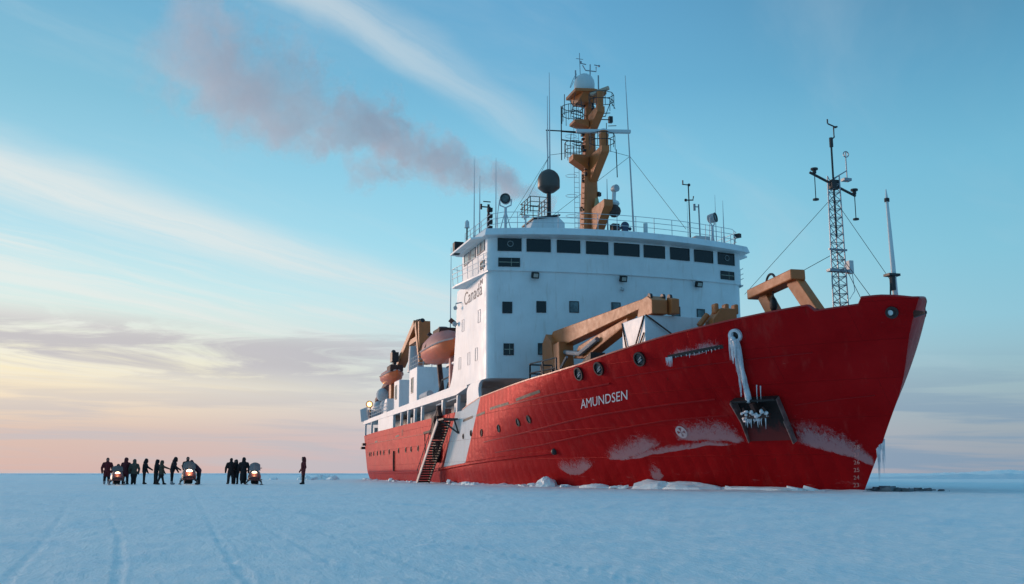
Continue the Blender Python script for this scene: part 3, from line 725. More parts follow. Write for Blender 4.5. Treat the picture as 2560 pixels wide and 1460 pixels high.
m = MB(); m.sphere((-7.9, -10.15, 13.0), .16, 8, 6); m.tube([(-7.6, -9.75, 13.4), (-7.9, -10.1, 13.35), (-7.9, -10.15, 13.1)], .05); m.build('side_lamp', GREY, house, smooth=True); m = MB(); m.sphere((-8.7, -10.0, 11.9), .2, 8, 6); m.tube([(-8.7, -9.7, 11.95), (-8.7, -10, 11.9)], .05); m.build('side_lamp', GREY, house, smooth=True)

# ------------------------------------------------------------------ wheelhouse top
RZ = 17.3
def rail_path(pts, h, name, parent, rows=3, step=1.4, r=.022, material=RAIL):
    m = MB(); pts = [Vector(p) for p in pts]
    for k in range(rows): m.tube([p+Vector((0, 0, h*(k+1)/rows)) for p in pts], r, 5)
    L = 0; tot = sum((b-a).length for a, b in zip(pts[:-1], pts[1:])); n = max(1, round(tot/step))
    for k in range(n+1):
        d = tot*k/n
        for a, b in zip(pts[:-1], pts[1:]):
            l = (b-a).length
            if d <= l+1e-6: p = a.lerp(b, d/l if l else 0); break
            d -= l
        m.tube([p, p+Vector((0, 0, h))], r*1.1, 5)
    return m.build(name, material, parent)
rp = [(-6.8, -9.7, RZ+.1), (-.2, -9.5, RZ)]+[(front_x(y*.94, 1.2)+.2, y, RZ+.2*(1-(y/9.9)**2)) for y in [-8.8+i*1.1 for i in range(17)]]+[(-.2, 9.5, RZ), (-6.8, 9.7, RZ+.1)]
rail_path(rp, 1.12, 'roof_railing', wh)
def antenna(x, y, z0, z1, r=.03, lean=(0, 0), name='whip_antenna', material=RAIL, base=True):
    m = MB(); m.tube([(x, y, z0), (x+lean[0]*.5, y+lean[1]*.5, (z0+z1)/2), (x+lean[0], y+lean[1], z1)], [r*1.5, r, r*.4], 6)
    if base: m.tube([(x, y, z0), (x, y, z0+.5)], r*2.2, 8)
    return m.build(name, material, ship)
antenna(-4, -3.85, RZ, 31.0, .055); antenna(-4, -4.02, RZ+1.2, 29.1, .055); antenna(-4, 2.95, RZ, 31.5, .06, (0, -.5))
antenna(-4, -9.72, RZ, 23.6, .035); antenna(-4, -9.3, RZ, 22.3, .04); antenna(-4, -8.07, RZ, 23.8, .035)
antenna(-1.5, 8.55, RZ, 21.6, .03); antenna(-1.5, 9.2, RZ+.6, 21.2, .035); antenna(-1.5, 6.2, RZ, 21.0, .02)
antenna(-18.85, -8.0, 7.1, 20.2, .05); antenna(-3.0, .35, RZ, 22.6, .05, material=STEEL)
def searchlight(x, y, z, face, r=.36, leg=1.5):
    f = empty('searchlight', (x, y, RZ), ship); face = Vector(face).normalized(); c = Vector((x, y, z)); m = MB()
    m.tube([c-face*r*1.0, c-face*r*.8, c-face*r*.1, c+face*r*.75], [r*.45, r*.85, r, r], 18); m.build('lamp_drum', GREY, f, smooth=True)
    m = MB(); m.ring(c+face*r*.72, face, r*.78, r*1.04, .06, 20); m.cur = 1; m.disc(c+face*r*.76, face, r*.8); m.build('lamp_lens', [DARK, mat('lens_grey', (.10, .12, .11), .15, var=.4, vscale=4)], f)
    m = MB(); sd_ = face.cross(Vector((0, 0, 1))).normalized()
    m.tube([c+sd_*r*1.15, c+sd_*r*1.1+Vector((0, 0, -r*1.2)), c+Vector((0, 0, -r*1.7)), c-sd_*r*1.1+Vector((0, 0, -r*1.2)), c-sd_*r*1.15], .05, 6); m.tube([(x, y, RZ), (x, y, z-r*1.6)], .10, 8)
    for s_ in (-1, 1): m.tube([(x+sd_.x*s_*.5, y+sd_.y*s_*.5, RZ), c+Vector((0, 0, -r*2.2))], .035, 5)
    m.tube([(x+sd_.x*.55, y+sd_.y*.55, RZ+.1), (x+sd_.x*.62, y+sd_.y*.62, RZ+1.2), c+sd_*r*1.2], .03, 5); m.box((x, y, RZ+.12), (.8, .8, .25)); m.build('lamp_stand', RAIL, f)
searchlight(-1.5, -8.05, 19.95, (.9, -.35, .0)); searchlight(-1.5, 8.25, 19.75, (.75, .66, .12), .36)
# satellite dome on its pedestal house
ph = empty('dome_pedestal', (-4, -4.6, RZ), ship)
m = MB(); m.prism([(-5.5, -6.2, RZ), (-5.5, -5.5, 19.0), (-5.5, -3.6, 19.35), (-5.5, -3.1, 18.9), (-5.5, -3.1, RZ)], (2.6, 0, 0)); m.build('pedestal_house', WHITE, ph)
m = MB(); m.prism([(-5.6, -5.6, 19.02), (-5.6, -3.5, 19.40), (-5.6, -3.5, 19.5), (-5.6, -5.6, 19.12)], (2.9, 0, 0)); m.build('pedestal_roof', DARK, ph)
rail_path([(-2.9, -5.75, 19.6), (-2.9, -4.4, 19.6), (-5.4, -4.4, 19.6), (-5.4, -5.75, 19.6), (-2.9, -5.75, 19.6)], 1.15, 'pedestal_railing', ph, 3, .7, .03, DARK)
m = MB(); m.tube([(-4, -3.95, RZ), (-4, -3.95, 21.5)], .17, 10); m.build('dome_post', DARK, ph)
m = MB(); c = Vector((-4, -3.95, 0)); prof = [(.25, 21.42), (.45, 21.5), (.80, 21.78), (.84, 21.85), (.84, 22.4), (.80, 22.65), (.68, 22.9), (.48, 23.1), (.25, 23.22), (.02, 23.26)]
m.loft([[c+Vector((r*math.cos(2*math.pi*k/22), r*math.sin(2*math.pi*k/22), z)) for k in range(22)] for r, z in prof]); m.build('satellite_dome', DOME, ph, smooth=True)
m = MB(); m.tube([(-2, -6.4, RZ), (-2, -6.4, 18.9)], .06); m.tube([(-2, -6.4, 18.88), (-2, -6.4, 18.95)], .28, 14); m.build('gps_antenna', RADW, ship)
# odds and ends along the roof rail
m = MB(); m.tube([(-1.5, 1.1, RZ), (-1.5, 1.1, 18.5)], .26, 12); m.sphere((-1.5, 1.1, 18.65), .32, 12, 8); 
for s_ in (-1, 1): m.sphere((-1.5, 1.1+s_*.4, 18.45), .13, 8, 6)
m.build('compass_binnacle', NAVY, ship, smooth=True)
m = MB(); m.tube([(-1.5, 2.75, RZ), (-1.5, 2.75, 18.95)], .16, 10); m.build('vent_post', RADW, ship, smooth=True)
m = MB(); m.box((-1., 6.95, RZ+.4), (.9, 1.2, .75)); m.build('instrument_box', COVER, ship, bevel=.04)
m = MB(); m.tube([(-1., 6.15, RZ), (-1., 6.1, 22.0)], .05); m.box((-1, 5.85, 22.05), (.08, .5, .06)); m.box((-1, 5.65, 22.2), (.06, .08, .35)); m.sphere((-1, 6.15, 22.05), .12, 8, 5); m.tube([(-1, 5.85, 20.85), (-1, 6.45, 20.9), (-1, 6.5, 21.2)], .05); m.sphere((-1, 5.85, 20.85), .12, 8, 5); m.sphere((-1, 6.15, 17.6), .28, 10, 6); m.build('anemometer_mast', DARK, ship, smooth=True)
m = MB(); m.tube([(-1, 6.95, RZ), (-1, 6.9, 20.6)], .06); m.tube([(-1, 6.9, 20.4), (-1, 6.6, 20.4)], .04); m.tube([(-1, 6.55, 20.1), (-1, 6.55, 20.6)], .09, 8); m.build('instrument_mast', STEEL, ship)
m = MB(); m.tube([(-3, -8.9, RZ), (-3, -8.9, 19.9)], .09); m.tube([(-3, -9.3, 20.1), (-3, -8.75, 20.1)], .04); m.tube([(-3, -9.4, 19.7), (-3, -8.75, 19.7)], .05); m.box((-3, -9.45, 19.7), (.1, .12, .4))
for k in range(5): m.box((-3, -8.8, 17.7+.45*k), (.3, .35, .28))
m.build('signal_light_post', BLACK, ship)
m = MB(); m.tube([(-5, -10.0, 17.0), (-5, -10.0, 18.6)], .06); m.build('dome_stalk', DARK, ship)
m = MB(); m.tube([(-5, -10.0, 18.55), (-5, -10, 18.7), (-5, -10, 19.0), (-5, -10, 19.15)], [.2, .17, .16, .03], 12); m.build('small_dome', RADW, ship, smooth=True)
m = MB(); m.box((-6.3, -10.35, 17.25), (.7, .7, .9)); m.build('port_lamp_screen', BLACK, ship, bevel=.03)
m = MB(); m.box((-.9, 10.0, 18.35), (.5, .3, .3), Matrix.Rotation(.5, 3, 'Z')); m.tube([(-.9, 9.7, RZ), (-.9, 9.85, 18.5)], .04); m.build('rail_lamp', DARK, ship)

# ------------------------------------------------------------------ main mast
mast = empty('main_mast', (-5.5, 0, RZ), ship)
def oct_(x, y, z, a, b): return [Vector((x+a*c, y+b*s, z)) for c, s in ((.5, -.35), (.5, .35), (.35, .5), (-.35, .5), (-.5, .35), (-.5, -.35), (-.35, -.5), (.35, -.5))]
MX = -5.5
m = MB(); m.loft([oct_(MX, -.15, RZ, 1.7, 1.45), oct_(MX, -.15, 20.5, 1.35, 1.2), oct_(MX, -.12, 23.5, 1.1, 1.0), oct_(MX, -.08, 27.1, .85, .78), oct_(MX, -.1, 28.3, .7, .62)]); m.build('mast_column', BUFF, mast)
m = MB(); m.loft([oct_(MX, -.12, 28.3, .5, .5), oct_(MX, -.12, 30.0, .45, .45)]); m.build('topmast', BUFF, mast)
def bracket(z0, z1, reach, yw, name='radar_bracket', th=.55):
    m = MB(); x0 = MX+.3
    m.prism([(x0, -yw/2, z0), (x0+reach, -yw/2, z1-th), (x0+reach, -yw/2, z1), (x0, -yw/2, z1-th*.3)], (0, yw, 0)); return m.build(name, BUFF, mast)
bracket(17.6, 20.7, 3.3, .7, th=.5); bracket(22.7, 25.0, 2.9, .62, th=.45); bracket(26.8, 28.4, 2.1, .62, th=.45)
m = MB(); m.prism([(MX-.2, -.5, 23.8), (MX+.3, -1.9, 24.35), (MX+.3, -1.9, 24.75), (MX-.2, -.5, 24.95)], (1.0, 0, 0)); m.build('side_bracket', BUFF, mast)
m = MB(); m.prism([(MX-.3, -.4, 27.2), (MX-.3, -1.6, 27.5), (MX-.3, -1.6, 27.7), (MX-.3, -.4, 27.8)], (1.2, 0, 0)); m.build('side_bracket', BUFF, mast)
# platforms, radars, radome
m = MB(); m.prism([(MX-1.2, -1.55, 30.0), (MX+1.0, -1.55, 30.0), (MX+1.3, -.1, 30.0), (MX+1.0, 1.05, 30.0), (MX-1.2, 1.05, 30.0)], (0, 0, .22)); m.prism([(MX-.6, -1.2, 29.3), (MX+.7, -1.2, 29.3), (MX+1.0, -.9, 30.0), (MX-.9, -1.3, 30.0)], (0, 1.2, 0)); m.build('top_platform', BUFF, mast)
m = MB(); c = Vector((MX, -.42, 0)); prof = [(.70, 30.25), (.80, 30.5), (.82, 31.0), (.78, 31.3), (.62, 31.6), (.35, 31.8), (.02, 31.88)]
m.loft([[c+Vector((r*math.cos(2*math.pi*k/22), r*math.sin(2*math.pi*k/22), z)) for k in range(22)] for r, z in prof]); m.build('radome', RADW, mast, smooth=True)
m = MB(); dr = Vector((.25, 1, .0)).normalized(); c = Vector((-3.3, .25, 26.45)); m.beam(c-dr*2.1, c+dr*2.1, .34, .27); m.build('radar_scanner', RADW, mast, bevel=.06)
m = MB(); m.tube([(-2.9, .1, 24.9), (-2.9, .1, 26.3)], .36, 10); m.build('radar_pedestal', BUFF, mast)
m = MB(); m.tube([(-2.9, .1, 25.95), (-3.1, .18, 26.3)], .40, 12); m.build('radar_gearbox', RADW, mast, smooth=True)
m = MB(); m.tube([(-3.6, .1, 28.3), (-3.6, .1, 29.7)], .3, 10); m.build('radar_pedestal', BUFF, mast)
m = MB(); m.beam((-3.9, -.55, 29.55), (-3.2, .75, 30.0), .35, .25); m.build('radar_scanner', mat('scanner_buff', (.50, .38, .28), .5), mast, bevel=.05)
def ring_rail(c, rx, ry, z, h, name='platform_railing', n=9, a0=0., a1=2*math.pi):
    m = MB(); P = [(c[0]+rx*math.cos(lerp(a0, a1, i/n)), c[1]+ry*math.sin(lerp(a0, a1, i/n))) for i in range(n+1)]
    for k in (.5, 1.): m.tube([(x*1.0, y, z+h*k) for x, y in P], .03, 5)
    for i in range(0, n+1, 1): m.tube([(P[i][0], P[i][1], z), (P[i][0], P[i][1], z+h)], .026, 5)
    return m.build(name, DARK, mast)
ring_rail((-3.2, .1), .9, 1.0, 25.0, 1.1); ring_rail((-3.5, .2), .8, 1.0, 28.4, 1.1); ring_rail((MX, -1.4), .8, .9, 27.7, 1.3); ring_rail((MX+.3, -1.5), .7, .7, 24.75, 1.2)
m = MB()
for s_ in (-1, 1): m.tube([(MX, -1.15+s_*.2, RZ), (MX, -1.15+s_*.2, 29.5)], .02, 4)
for k in range(30): m.tube([(MX, -1.35, RZ+.4*k), (MX, -.95, RZ+.4*k)], .016, 4)
for k in range(6):
    z = 18.6+1.6*k; m.tube([(MX+.45*math.cos(t), -1.6+.45*math.sin(t), z) for t in [math.pi*2*i/10 for i in range(11)]], .018, 4)
m.build('mast_ladder', RAIL, mast)
m = MB()
for k in range(26): m.tube([(MX+.3, -.85+.02*k, 17.8+.42*k), (MX+.3, -1.05+.02*k, 17.8+.42*k)], .035, 4)
tag(m.build('mast_rungs', BUFF, mast), kind='stuff')
m = MB(); m.tube([(MX, -3.65, 26.9), (MX, -.4, 27.05)], .05); m.tube([(MX, -2.38, 24.6), (MX, -2.38, 29.0)], .045); m.tube([(MX, -2.38, 26.25), (MX, -.4, 26.15)], .05); m.tube([(MX, -2.38, 26.95), (MX, -.6, 26.95)], .07); m.tube([(MX, -2.1, 28.3), (MX, -2.1, 30)], .03)
m.tube([(MX, .2, 28.2), (MX, 1.8, 28.3)], .04); m.box((MX, 1.75, 28.3), (.3, .3, .5)); m.tube([(MX, 1.4, 26.4), (MX, 1.4, 28)], .03); m.build('signal_yard', DARK, mast); m = MB(); m.tube([(-3, 1.2, 22.8), (-3, 1.15, 25)], .04); m.build('signal_staff', DARK, mast)
m = MB(); m.tube([(MX, -1.1, 30.2), (MX, -1.15, 32.1)], .06); m.tube([(MX, .78, 30.2), (MX, .78, 31.9)], .06); m.tube([(MX, .05, 30.2), (MX, .1, 32.75)], .05)
m.tube([(MX, -.55, 32.6), (MX, -.3, 32.2), (MX, .6, 32.2), (MX, .6, 32.6)], .045); m.tube([(MX, -.75, 32.75), (MX, -.25, 32.7)], .04); m.tube([(MX, .45, 32.75), (MX, .85, 32.7)], .04); m.sphere((MX, -.7, 32.85), .1, 6, 4); m.sphere((MX, .85, 32.7), .1, 6, 4)
m.tube([(MX, -.75, 31.6), (MX, -.8, 33.6)], .03); m.tube([(MX, -1.1, 33.1), (MX, -.5, 33.1)], .025); m.tube([(MX+.3*math.cos(t), -1.35+.25*math.sin(t), 31.2+.6*math.sin(t)) for t in [i*.6 for i in range(11)]], .025, 4); m.build('wind_sensors', STEEL, mast)
m = MB(); random.seed(21)
for k in range(34):
    z = random.uniform(20.5, 29.6); w_ = lerp(1.2, .6, (z-20)/9); sgn = random.choice((-1, 1)); m.box((MX+random.uniform(-.2, .7), sgn*w_*.55-.1, z), (random.uniform(.12, .35), random.uniform(.1, .35), random.uniform(.1, .4)))
for k in range(5): y = -.5+.2*k; m.tube([(MX+.75, y, RZ+.3), (MX+.5, y*.8, 22), (MX+.42, y*.6, 27)], .03, 4)
for k in range(8): z = random.uniform(24.5, 30.2); y = random.choice((-1.7, -1.2, 1.1, 1.5)); m.tube([(MX+random.uniform(0, 2), y, z), (MX+random.uniform(0, 2), y, z+random.uniform(.5, 1.6))], .03, 4); m.tube([(MX+.2, y*.4, z), (MX+.6, y, z)], .035, 4)
tag(m.build('mast_fittings', DARK, mast), kind='stuff')
sl = MB(); c = Vector((-2.6, .75, 21.75)); sl.tube([c-Vector((.25, 0, 0)), c, c+Vector((.3, .1, 0))], [.18, .27, .28], 12); sl.build('mast_searchlight', GREY, mast, smooth=True)
m = MB(); m.tube([(-2.6, .7, 20.6), (-2.6, .75, 21.5)], .16, 8); m.sphere((-2.6, .7, 20.6), .45, 10, 6, (1, 1, .6)); m.build('horn', RADW, mast, smooth=True)
m = MB(); m.sphere((-2.5, .7, 20.0), .5, 10, 6); m.box((-2.6, .75, 18.2), (.6, .55, 1.6)); m.build('fog_horn', mat('brown_cover', (.06, .035, .03), .6), mast, smooth=False)
m = MB(); m.tube([(MX+.9, .15, 20.6), (MX+.95, .1, 21.5)], [.3, .12], 10); m.sphere((MX+.9, .15, 20.4), .34, 10, 6); m.build('ship_bell', mat('bell_brass', (.45, .32, .16), .35, metal=.6), mast, smooth=True)
m = MB()
for a, b in (((MX, -.2, 25.6), (-4, -3.9, 24.4)), ((-4, -3.9, 24.3), (-3, -6.6, 19.2)), ((-4, -3.9, 24.3), (-8, -6.9, 18.5)), ((MX, .5, 25.9), (-4, 2.7, 24.9)), ((-4, 2.7, 24.9), (-.6, 5.6, 18.5)), ((-4, 2.7, 24.9), (-8, -4.5, 19)), ((MX, -3.6, 26.9), (-4, -3.9, 18.5))): m.tube([a, b], .016, 4)
m.build('stay_wire', DARK, mast)

# ------------------------------------------------------------------ boat deck, main-deck bay and deckhouses
bd = empty('boat_deck', (0, 0, 0), ship)
m = MB(); m.prism([(-58.6, -9.6, 6.55), (-46, -9.76, 6.55), (-9, -9.76, 6.55), (-5.8, -9.72, 6.86), (-5.8, 9.72, 6.86), (-9, 9.76, 6.55), (-46, 9.76, 6.55), (-58.6, 9.6, 6.55)], (0, 0, .47)); m.build('deck_edge', WHITE, bd)
m = MB(); m.span(-57, -10, -7.2, 7.2, 4.2, 6.55); m.build('bay_wall', GREY, bd)
for s_ in (-1, 1):
    for x in (-57.3, -52.3, -33.07, -29.4, -26.2, -22.86, -14.46, -9.28):
        w = .45 if x in (-26.2, -22.86, -14.46) else .30
        m = MB(); y = s_*9.62; m.prism([(x-w/2-.1, y, 5.2), (x+w/2-.1, y, 5.2), (x+w/2, y, 6.3), (x+w, y, 6.56), (x-w*.7, y, 6.56), (x-w/2, y, 6.3)], (0, -s_*.22, 0)); m.build('bay_pillar', WHITE, bd)
    m = MB(); m.span(-46.6, -37.0, min(s_*9.70, s_*9.45), max(s_*9.70, s_*9.45), 5.2, 6.6); m.build('bay_panel', WHITE, bd)
# gear seen inside the bay
for k, (x, c) in enumerate(((-19.5, WHITE), (-17.5, PINKC), (-12.6, WHITE), (-8.6, PINKC), (-7.6, GREY), (-31, GREY), (-54.6, RADW))):
    m = MB(); m.box((x, -8.6, 5.35), (.9, .7, 1.3 if k != 2 else 1.7)); m.build('deck_locker', c, bd, bevel=.03)
m = MB(); m.tube([(-18, -9.3, 6.35), (-9.6, -9.3, 6.45)], .06, 6); m.build('bay_pipe', WHITE, bd)
def deckhouse(x0, x1, yo, yi, z1, name='deckhouse'):
    h = empty(name, ((x0+x1)/2, (yo+yi)/2, 7.02), ship); m = MB(); m.span(x0, x1, yo, yi, 7.02, z1); m.build('deckhouse_wall', WHITE, h, bevel=.05)
    xm = (x0+x1)/2-.3; window((xm, yo-.005, 9.0), (1, 0, 0), (0, 0, 1), 1.0, 1.5, h, GLASSC, .12, .04, MATS['window_grey'])
    return h
deckhouse(-31.7, -27.8, -9.1, -4.6, 10.6); deckhouse(-40.2, -37.2, -9.1, -5.6, 10.2)
m = MB(); m.span(-60, -14, -4.4, 4.4, 7.02, 9.8); m.build('aft_house', GREY, ship)
fun = empty('funnel', (-27, 1.5, 9.8), ship)
m = MB(); m.loft([[Vector((-27+a*c, 1.5+b*s, z)) for c, s in [(math.cos(t), math.sin(t)) for t in [2*math.pi*k/20 for k in range(20)]]] for z, a, b in ((9.8, 4.2, 2.4), (17, 3.8, 2.1), (19.5, 3.5, 1.9))]); m.build('funnel_casing', REDP, fun, smooth=True)
m = MB()
for x in (-28.5, -26.8, -25.4): m.tube([(x, 1.5, 19), (x, 1.5, 20.8)], .45, 12)
m.build('exhaust_pipes', BLACK, fun)
# covered gear, rafts and winches between the houses
m = MB(); m.tube([(-24.6, -9.2, 7.5), (-21.3, -9.2, 7.55)], .32, 12); m.build('liferaft_canister', COVER, ship, smooth=True)
m = MB()
for a, b in (((-19, -9, 7.1), (-17.4, -9, 8.4)), ((-17.4, -9, 8.4), (-12.5, -9, 8.5)), ((-16, -9, 7.1), (-15, -9, 8.0)), ((-14.8, -9.2, 9.2), (-11, -9.2, 9.4)), ((-14.8, -9, 9.9), (-10.6, -9, 10.0))): m.tube([a, b], .07, 6)
m.build('davit_frame', DARK, ship)
m = MB(); m.box((-12.9, -9.0, 8.6), (.5, .8, 2.4)); m.build('stores_rack', PINKC, ship, bevel=.04)
m = MB(); m.prism([(-14.5, -9.3, 9.25), (-10.6, -9.3, 9.25), (-10.6, -9.3, 9.4), (-14.5, -9.3, 9.4)], (0, 1.0, 0)); m.build('embarkation_step', WHITE, ship)
rail_path([(-57.5, -9.5, 7.02), (-46, -9.6, 7.02), (-40.5, -9.6, 7.02)], 1.1, 'boat_deck_railing', bd, 3, 1.6, .03)
m = MB(); rows = [[(x, -9.55-.25*0, 7.0), (x, -9.75, 8.4)] for x in (-60.0, -58, -56, -54.2)]; m.loft([[(-54.2, -9.62, 7.02), (-54.2, -9.8, 8.35)], [(-60.0, -9.5, 6.9), (-60.1, -9.7, 8.45)], [(-60.9, -7, 6.9), (-61.0, -7, 8.45)], [(-61, 6, 6.9), (-61.1, 6, 8.45)]], cap=False, close=False)
m.build('flight_deck_net', mat('net_grey', (.34, .33, .35), .7, var=.25, vscale=5), bd)
m = MB()
for k in range(14): x = -60+.42*k; m.tube([(x, -9.66, 6.95), (x, -9.82, 8.45)], .04, 4)
m.build('net_stanchion', RAIL, bd)
for x, z, r in ((-49.2, 9.5, .85), (-46.9, 8.1, .75), (-52, 8.35, .7)):
    m = MB(); m.sphere((x, -8.9, z), r, 14, 9, (1.25, .8, .9)); m.build('covered_capstan', COVER, ship, smooth=True)
m = MB(); m.prism([(-44.9, -9.5, 7.02), (-42.2, -9.5, 7.02), (-42.2, -9.5, 8.6), (-43.4, -9.5, 8.6), (-44.6, -9.5, 7.9)], (0, .8, 0)); m.build('vent_cowl', WHITE, ship, bevel=.04)
m = MB(); m.prism([(-56.5, -8.6, 9.5), (-50, -8.6, 10.9), (-46.2, -8.6, 11.0), (-46.2, -8.6, 10.6), (-50.5, -8.6, 10.4), (-56.5, -8.6, 9.1)], (0, 1.6, 0)); m.build('boat_davit_arm', mat('maroon_cover', (.13, .045, .045), .7), ship)
m = MB(); m.box((-44.0, -8.6, 8.8), (1.3, .6, 3.6)); m.build('davit_post', BUFF, ship, bevel=.05)
# the lit stern floodlight
fl = empty('stern_lamp', (-54.6, -9.5, 8.4), ship)
m = MB(); m.ring((-54.4, -9.55, 8.75), (.96, -.28, 0), .30, .42, .12, 18); m.tube([(-54.6, -9.4, 7.0), (-54.6, -9.4, 8.5)], .06); m.build('lamp_ring', DARK, fl)
m = MB(); m.sphere((-54.35, -9.55, 8.75), .30, 12, 8); m.build('lamp_glow', LAMP, fl, smooth=True)
lp = bpy.data.lights.new('stern_lamp_light', 'POINT'); lp.energy = 90; lp.color = (1, .45, .12); lp.shadow_soft_size = .3; lo = bpy.data.objects.new('stern_lamp_light', lp); COL.objects.link(lo); lo.location = (-53.9, -9.75, 8.75); kid(lo, fl)
# white-covered block and radar pole aft
m = MB(); m.tube([(-42.3, -8.9, 10), (-42.2, -8.9, 13.4)], .06); m.sphere((-42.2, -8.9, 13.6), .26, 10, 6); m.build('ball_antenna', DARK, ship, smooth=True)
m = MB(); m.tube([(-44.5, -9, 10.4), (-44.8, -9, 11.6), (-43.5, -9, 12.2), (-40.5, -9, 12.2)], .16, 8); m.box((-41, -9, 12.9), (1.3, .7, 1.0)); m.build('davit_head', DARK, ship)

# aft crane standing folded
ac = empty('aft_crane', (-34, -8.2, 7.02), ship)
m = MB(); m.beam((-42.6, -8.0, 12.3), (-33.2, -8.0, 15.5), .95, .75); m.build('crane_boom', BUFF, ac, bevel=.05)
m = MB(); m.beam((-32.6, -8.0, 15.45), (-30.3, -8.0, 11.2), .95, .62); m.build('crane_leg', BUFF, ac, bevel=.05)
m = MB(); m.box((-31.0, -7.8, 13.3), (.5, 1.15, 4.3), Matrix.Rotation(-.12, 3, 'Y')); m.build('crane_plate', BUFF, ac, bevel=.04)
m = MB(); m.beam((-36.4, -7.9, 13.9), (-32.2, -7.9, 13.9), .8, .5); m.build('crane_crossbeam', BUFF, ac)
m = MB(); m.tube([(-33.6, -8.1, 10.6), (-33.6, -8.1, 13.2)], [.85, .7], 12); m.build('crane_pedestal', GREY, ac, smooth=True)
m = MB()
for k in range(3): m.sphere((-33.6+1.2*k, -8.0, 15.7-.12*k), .28, 10, 6)
m.build('sheave', DARK, ac, smooth=True)
rail_path([(-31.6, -9.0, 10.6), (-27.9, -9.0, 10.6), (-27.9, -6.0, 10.6)], 1.1, 'crane_railing', ac, 3, .8, .035, GREY)

# ------------------------------------------------------------------ boats
def boat(name, label, x0, x1, yc, zk, beam, depth, cab, hullm, topm, cat='lifeboat', canopy=True):
    b = empty(name, ((x0+x1)/2, yc, zk)); tag(b, label, cat); L = x1-x0; n = 16; rings = []; rings2 = []
    for i in range(n+1):
        t = i/n*2-1; f = max(.02, 1-abs(t)**2.6); w = beam/2*f**.6; sh_ = depth+.35*abs(t)**2.2; kz = zk+.55*abs(t)**3; x = lerp(x0, x1, i/n)
        rings.append([Vector((x, yc, kz)), Vector((x, yc-w*.62, kz+.12*depth)), Vector((x, yc-w*.95, lerp(kz, zk+sh_, .55))), Vector((x, yc-w, zk+sh_)), Vector((x, yc+w, zk+sh_)), Vector((x, yc+w*.95, lerp(kz, zk+sh_, .55))), Vector((x, yc+w*.62, kz+.12*depth))])
        g = max(.0, 1-abs(t*1.02)**3); ww = w*.96
        rings2.append([Vector((x, yc-ww, zk+sh_+.02)), Vector((x, yc-ww*.9, zk+sh_+cab*.5*g)), Vector((x, yc-ww*.5, zk+sh_+cab*.92*g)), Vector((x, yc, zk+sh_+cab*g)), Vector((x, yc+ww*.5, zk+sh_+cab*.92*g)), Vector((x, yc+ww*.9, zk+sh_+cab*.5*g)), Vector((x, yc+ww, zk+sh_+.02))])
    m = MB(); m.loft(rings); m.build('boat_hull', hullm, b, smooth=True)
    if canopy: m = MB(); m.loft(rings2); m.build('canopy', topm, b, smooth=True)
    m = MB()
    for s_ in (-1, 1): m.tube([r_[3 if s_ < 0 else 4]+Vector((0, s_*.03, 0)) for r_ in rings], .07, 5)
    m.build('rubbing_rail', mat('rail_pale', (.62, .40, .34), .5), b)
    return b
lb = boat('lifeboat', 'big enclosed lifeboat with orange hull and pink canopy beside the white tower', -21.2, -11.4, -9.3, 9.75, 2.9, 1.05, 1.5, ORANGE, PINKC)
m = MB(); m.box((-15.2, -9.3, 12.15), (2.6, 1.5, .5)); m.build('conning_top', RUST, lb, bevel=.08)
m = MB(); m.tube([(-16, -9.3, 12.3), (-16, -9.3, 12.7)], .4, 12); m.build('hatch', GREY, lb, smooth=True)
m = MB()
for x in (-19.2, -16.5): m.tube([(x, -10.72, 10.95), (x+.2, -10.45, 11.6), (x+.2, -9.6, 12.15)], .04, 4)
m.build('grab_line', RUST, lb)
for x in (-21.5, -13): m = MB(); m.beam((x, -8.0, 7.0), (x, -8.6, 12.3), .4, .35); m.beam((x, -8.6, 12.3), (x, -9.4, 12.9), .35, .3); m.build('davit', RUST, ship)
rb_ = boat('rescue_boat', 'small bright orange rescue boat slung aft of the lifeboat', -46.5, -39.2, -9.0, 10.2, 2.1, .85, .7, ORANGE, PINKC, 'rescue boat')
m = MB(); m.box((-40.5, -9, 11.6), (2.2, 1.4, .7)); m.build('cockpit', RUST, rb_, bevel=.1)

# ------------------------------------------------------------------ foredeck
fc = empty('foredeck_crane', (3.4, -5.7, 4.9), ship)
m = MB(); m.prism([(1.35, -6.3, 4.9), (1.35, -6.3, 9.3), (2.1, -6.3, 9.85), (3.2, -6.3, 9.2), (3.6, -6.3, 8.0), (4.6, -6.3, 4.9)], (0, .95, 0)); m.build('crane_column', BUFF, fc, bevel=.05)
m = MB(); m.beam((4.5, -5.8, 5.0), (4.15, -5.8, 9.0), 1.0, 1.2); m.build('crane_king_post', BUFF, fc, bevel=.06)
m = MB(); m.prism([(1.9, -5.95, 9.55), (2.6, -5.95, 9.98), (16.6, -5.35, 10.0), (16.6, -5.35, 9.55), (4.4, -5.85, 8.85), (3.2, -5.9, 8.75)], (0, .75, 0)); m.build('crane_boom', BUFF, fc, bevel=.04)
m = MB(); m.prism([(5.2, -5.5, 7.9), (7.2, -5.5, 7.7), (13.4, -5.2, 9.0), (13.4, -5.2, 9.4), (8.2, -5.4, 8.85), (6.2, -5.5, 8.6)], (0, .7, 0)); m.build('crane_jib', BUFF, fc, bevel=.06)
m = MB(); m.prism([(15.2, -5.4, 9.0), (17.2, -5.4, 9.0), (17.2, -5.4, 9.75), (16.6, -5.4, 10.05), (15.6, -5.4, 9.95)], (0, .9, 0)); m.prism([(16.9, -4.4, 9.0), (17.5, -4.4, 9.0), (17.5, -4.4, 9.8), (16.9, -4.4, 9.95)], (0, .45, 0)); m.build('boom_head', BUFF, fc, bevel=.04)
for y in (-5.35, -4.6, -4.2): m = MB(); m.tube([(16.7, y, 9.95), (16.7, y+.14, 9.95)], .22, 12); m.build('sheave', DARK, fc)
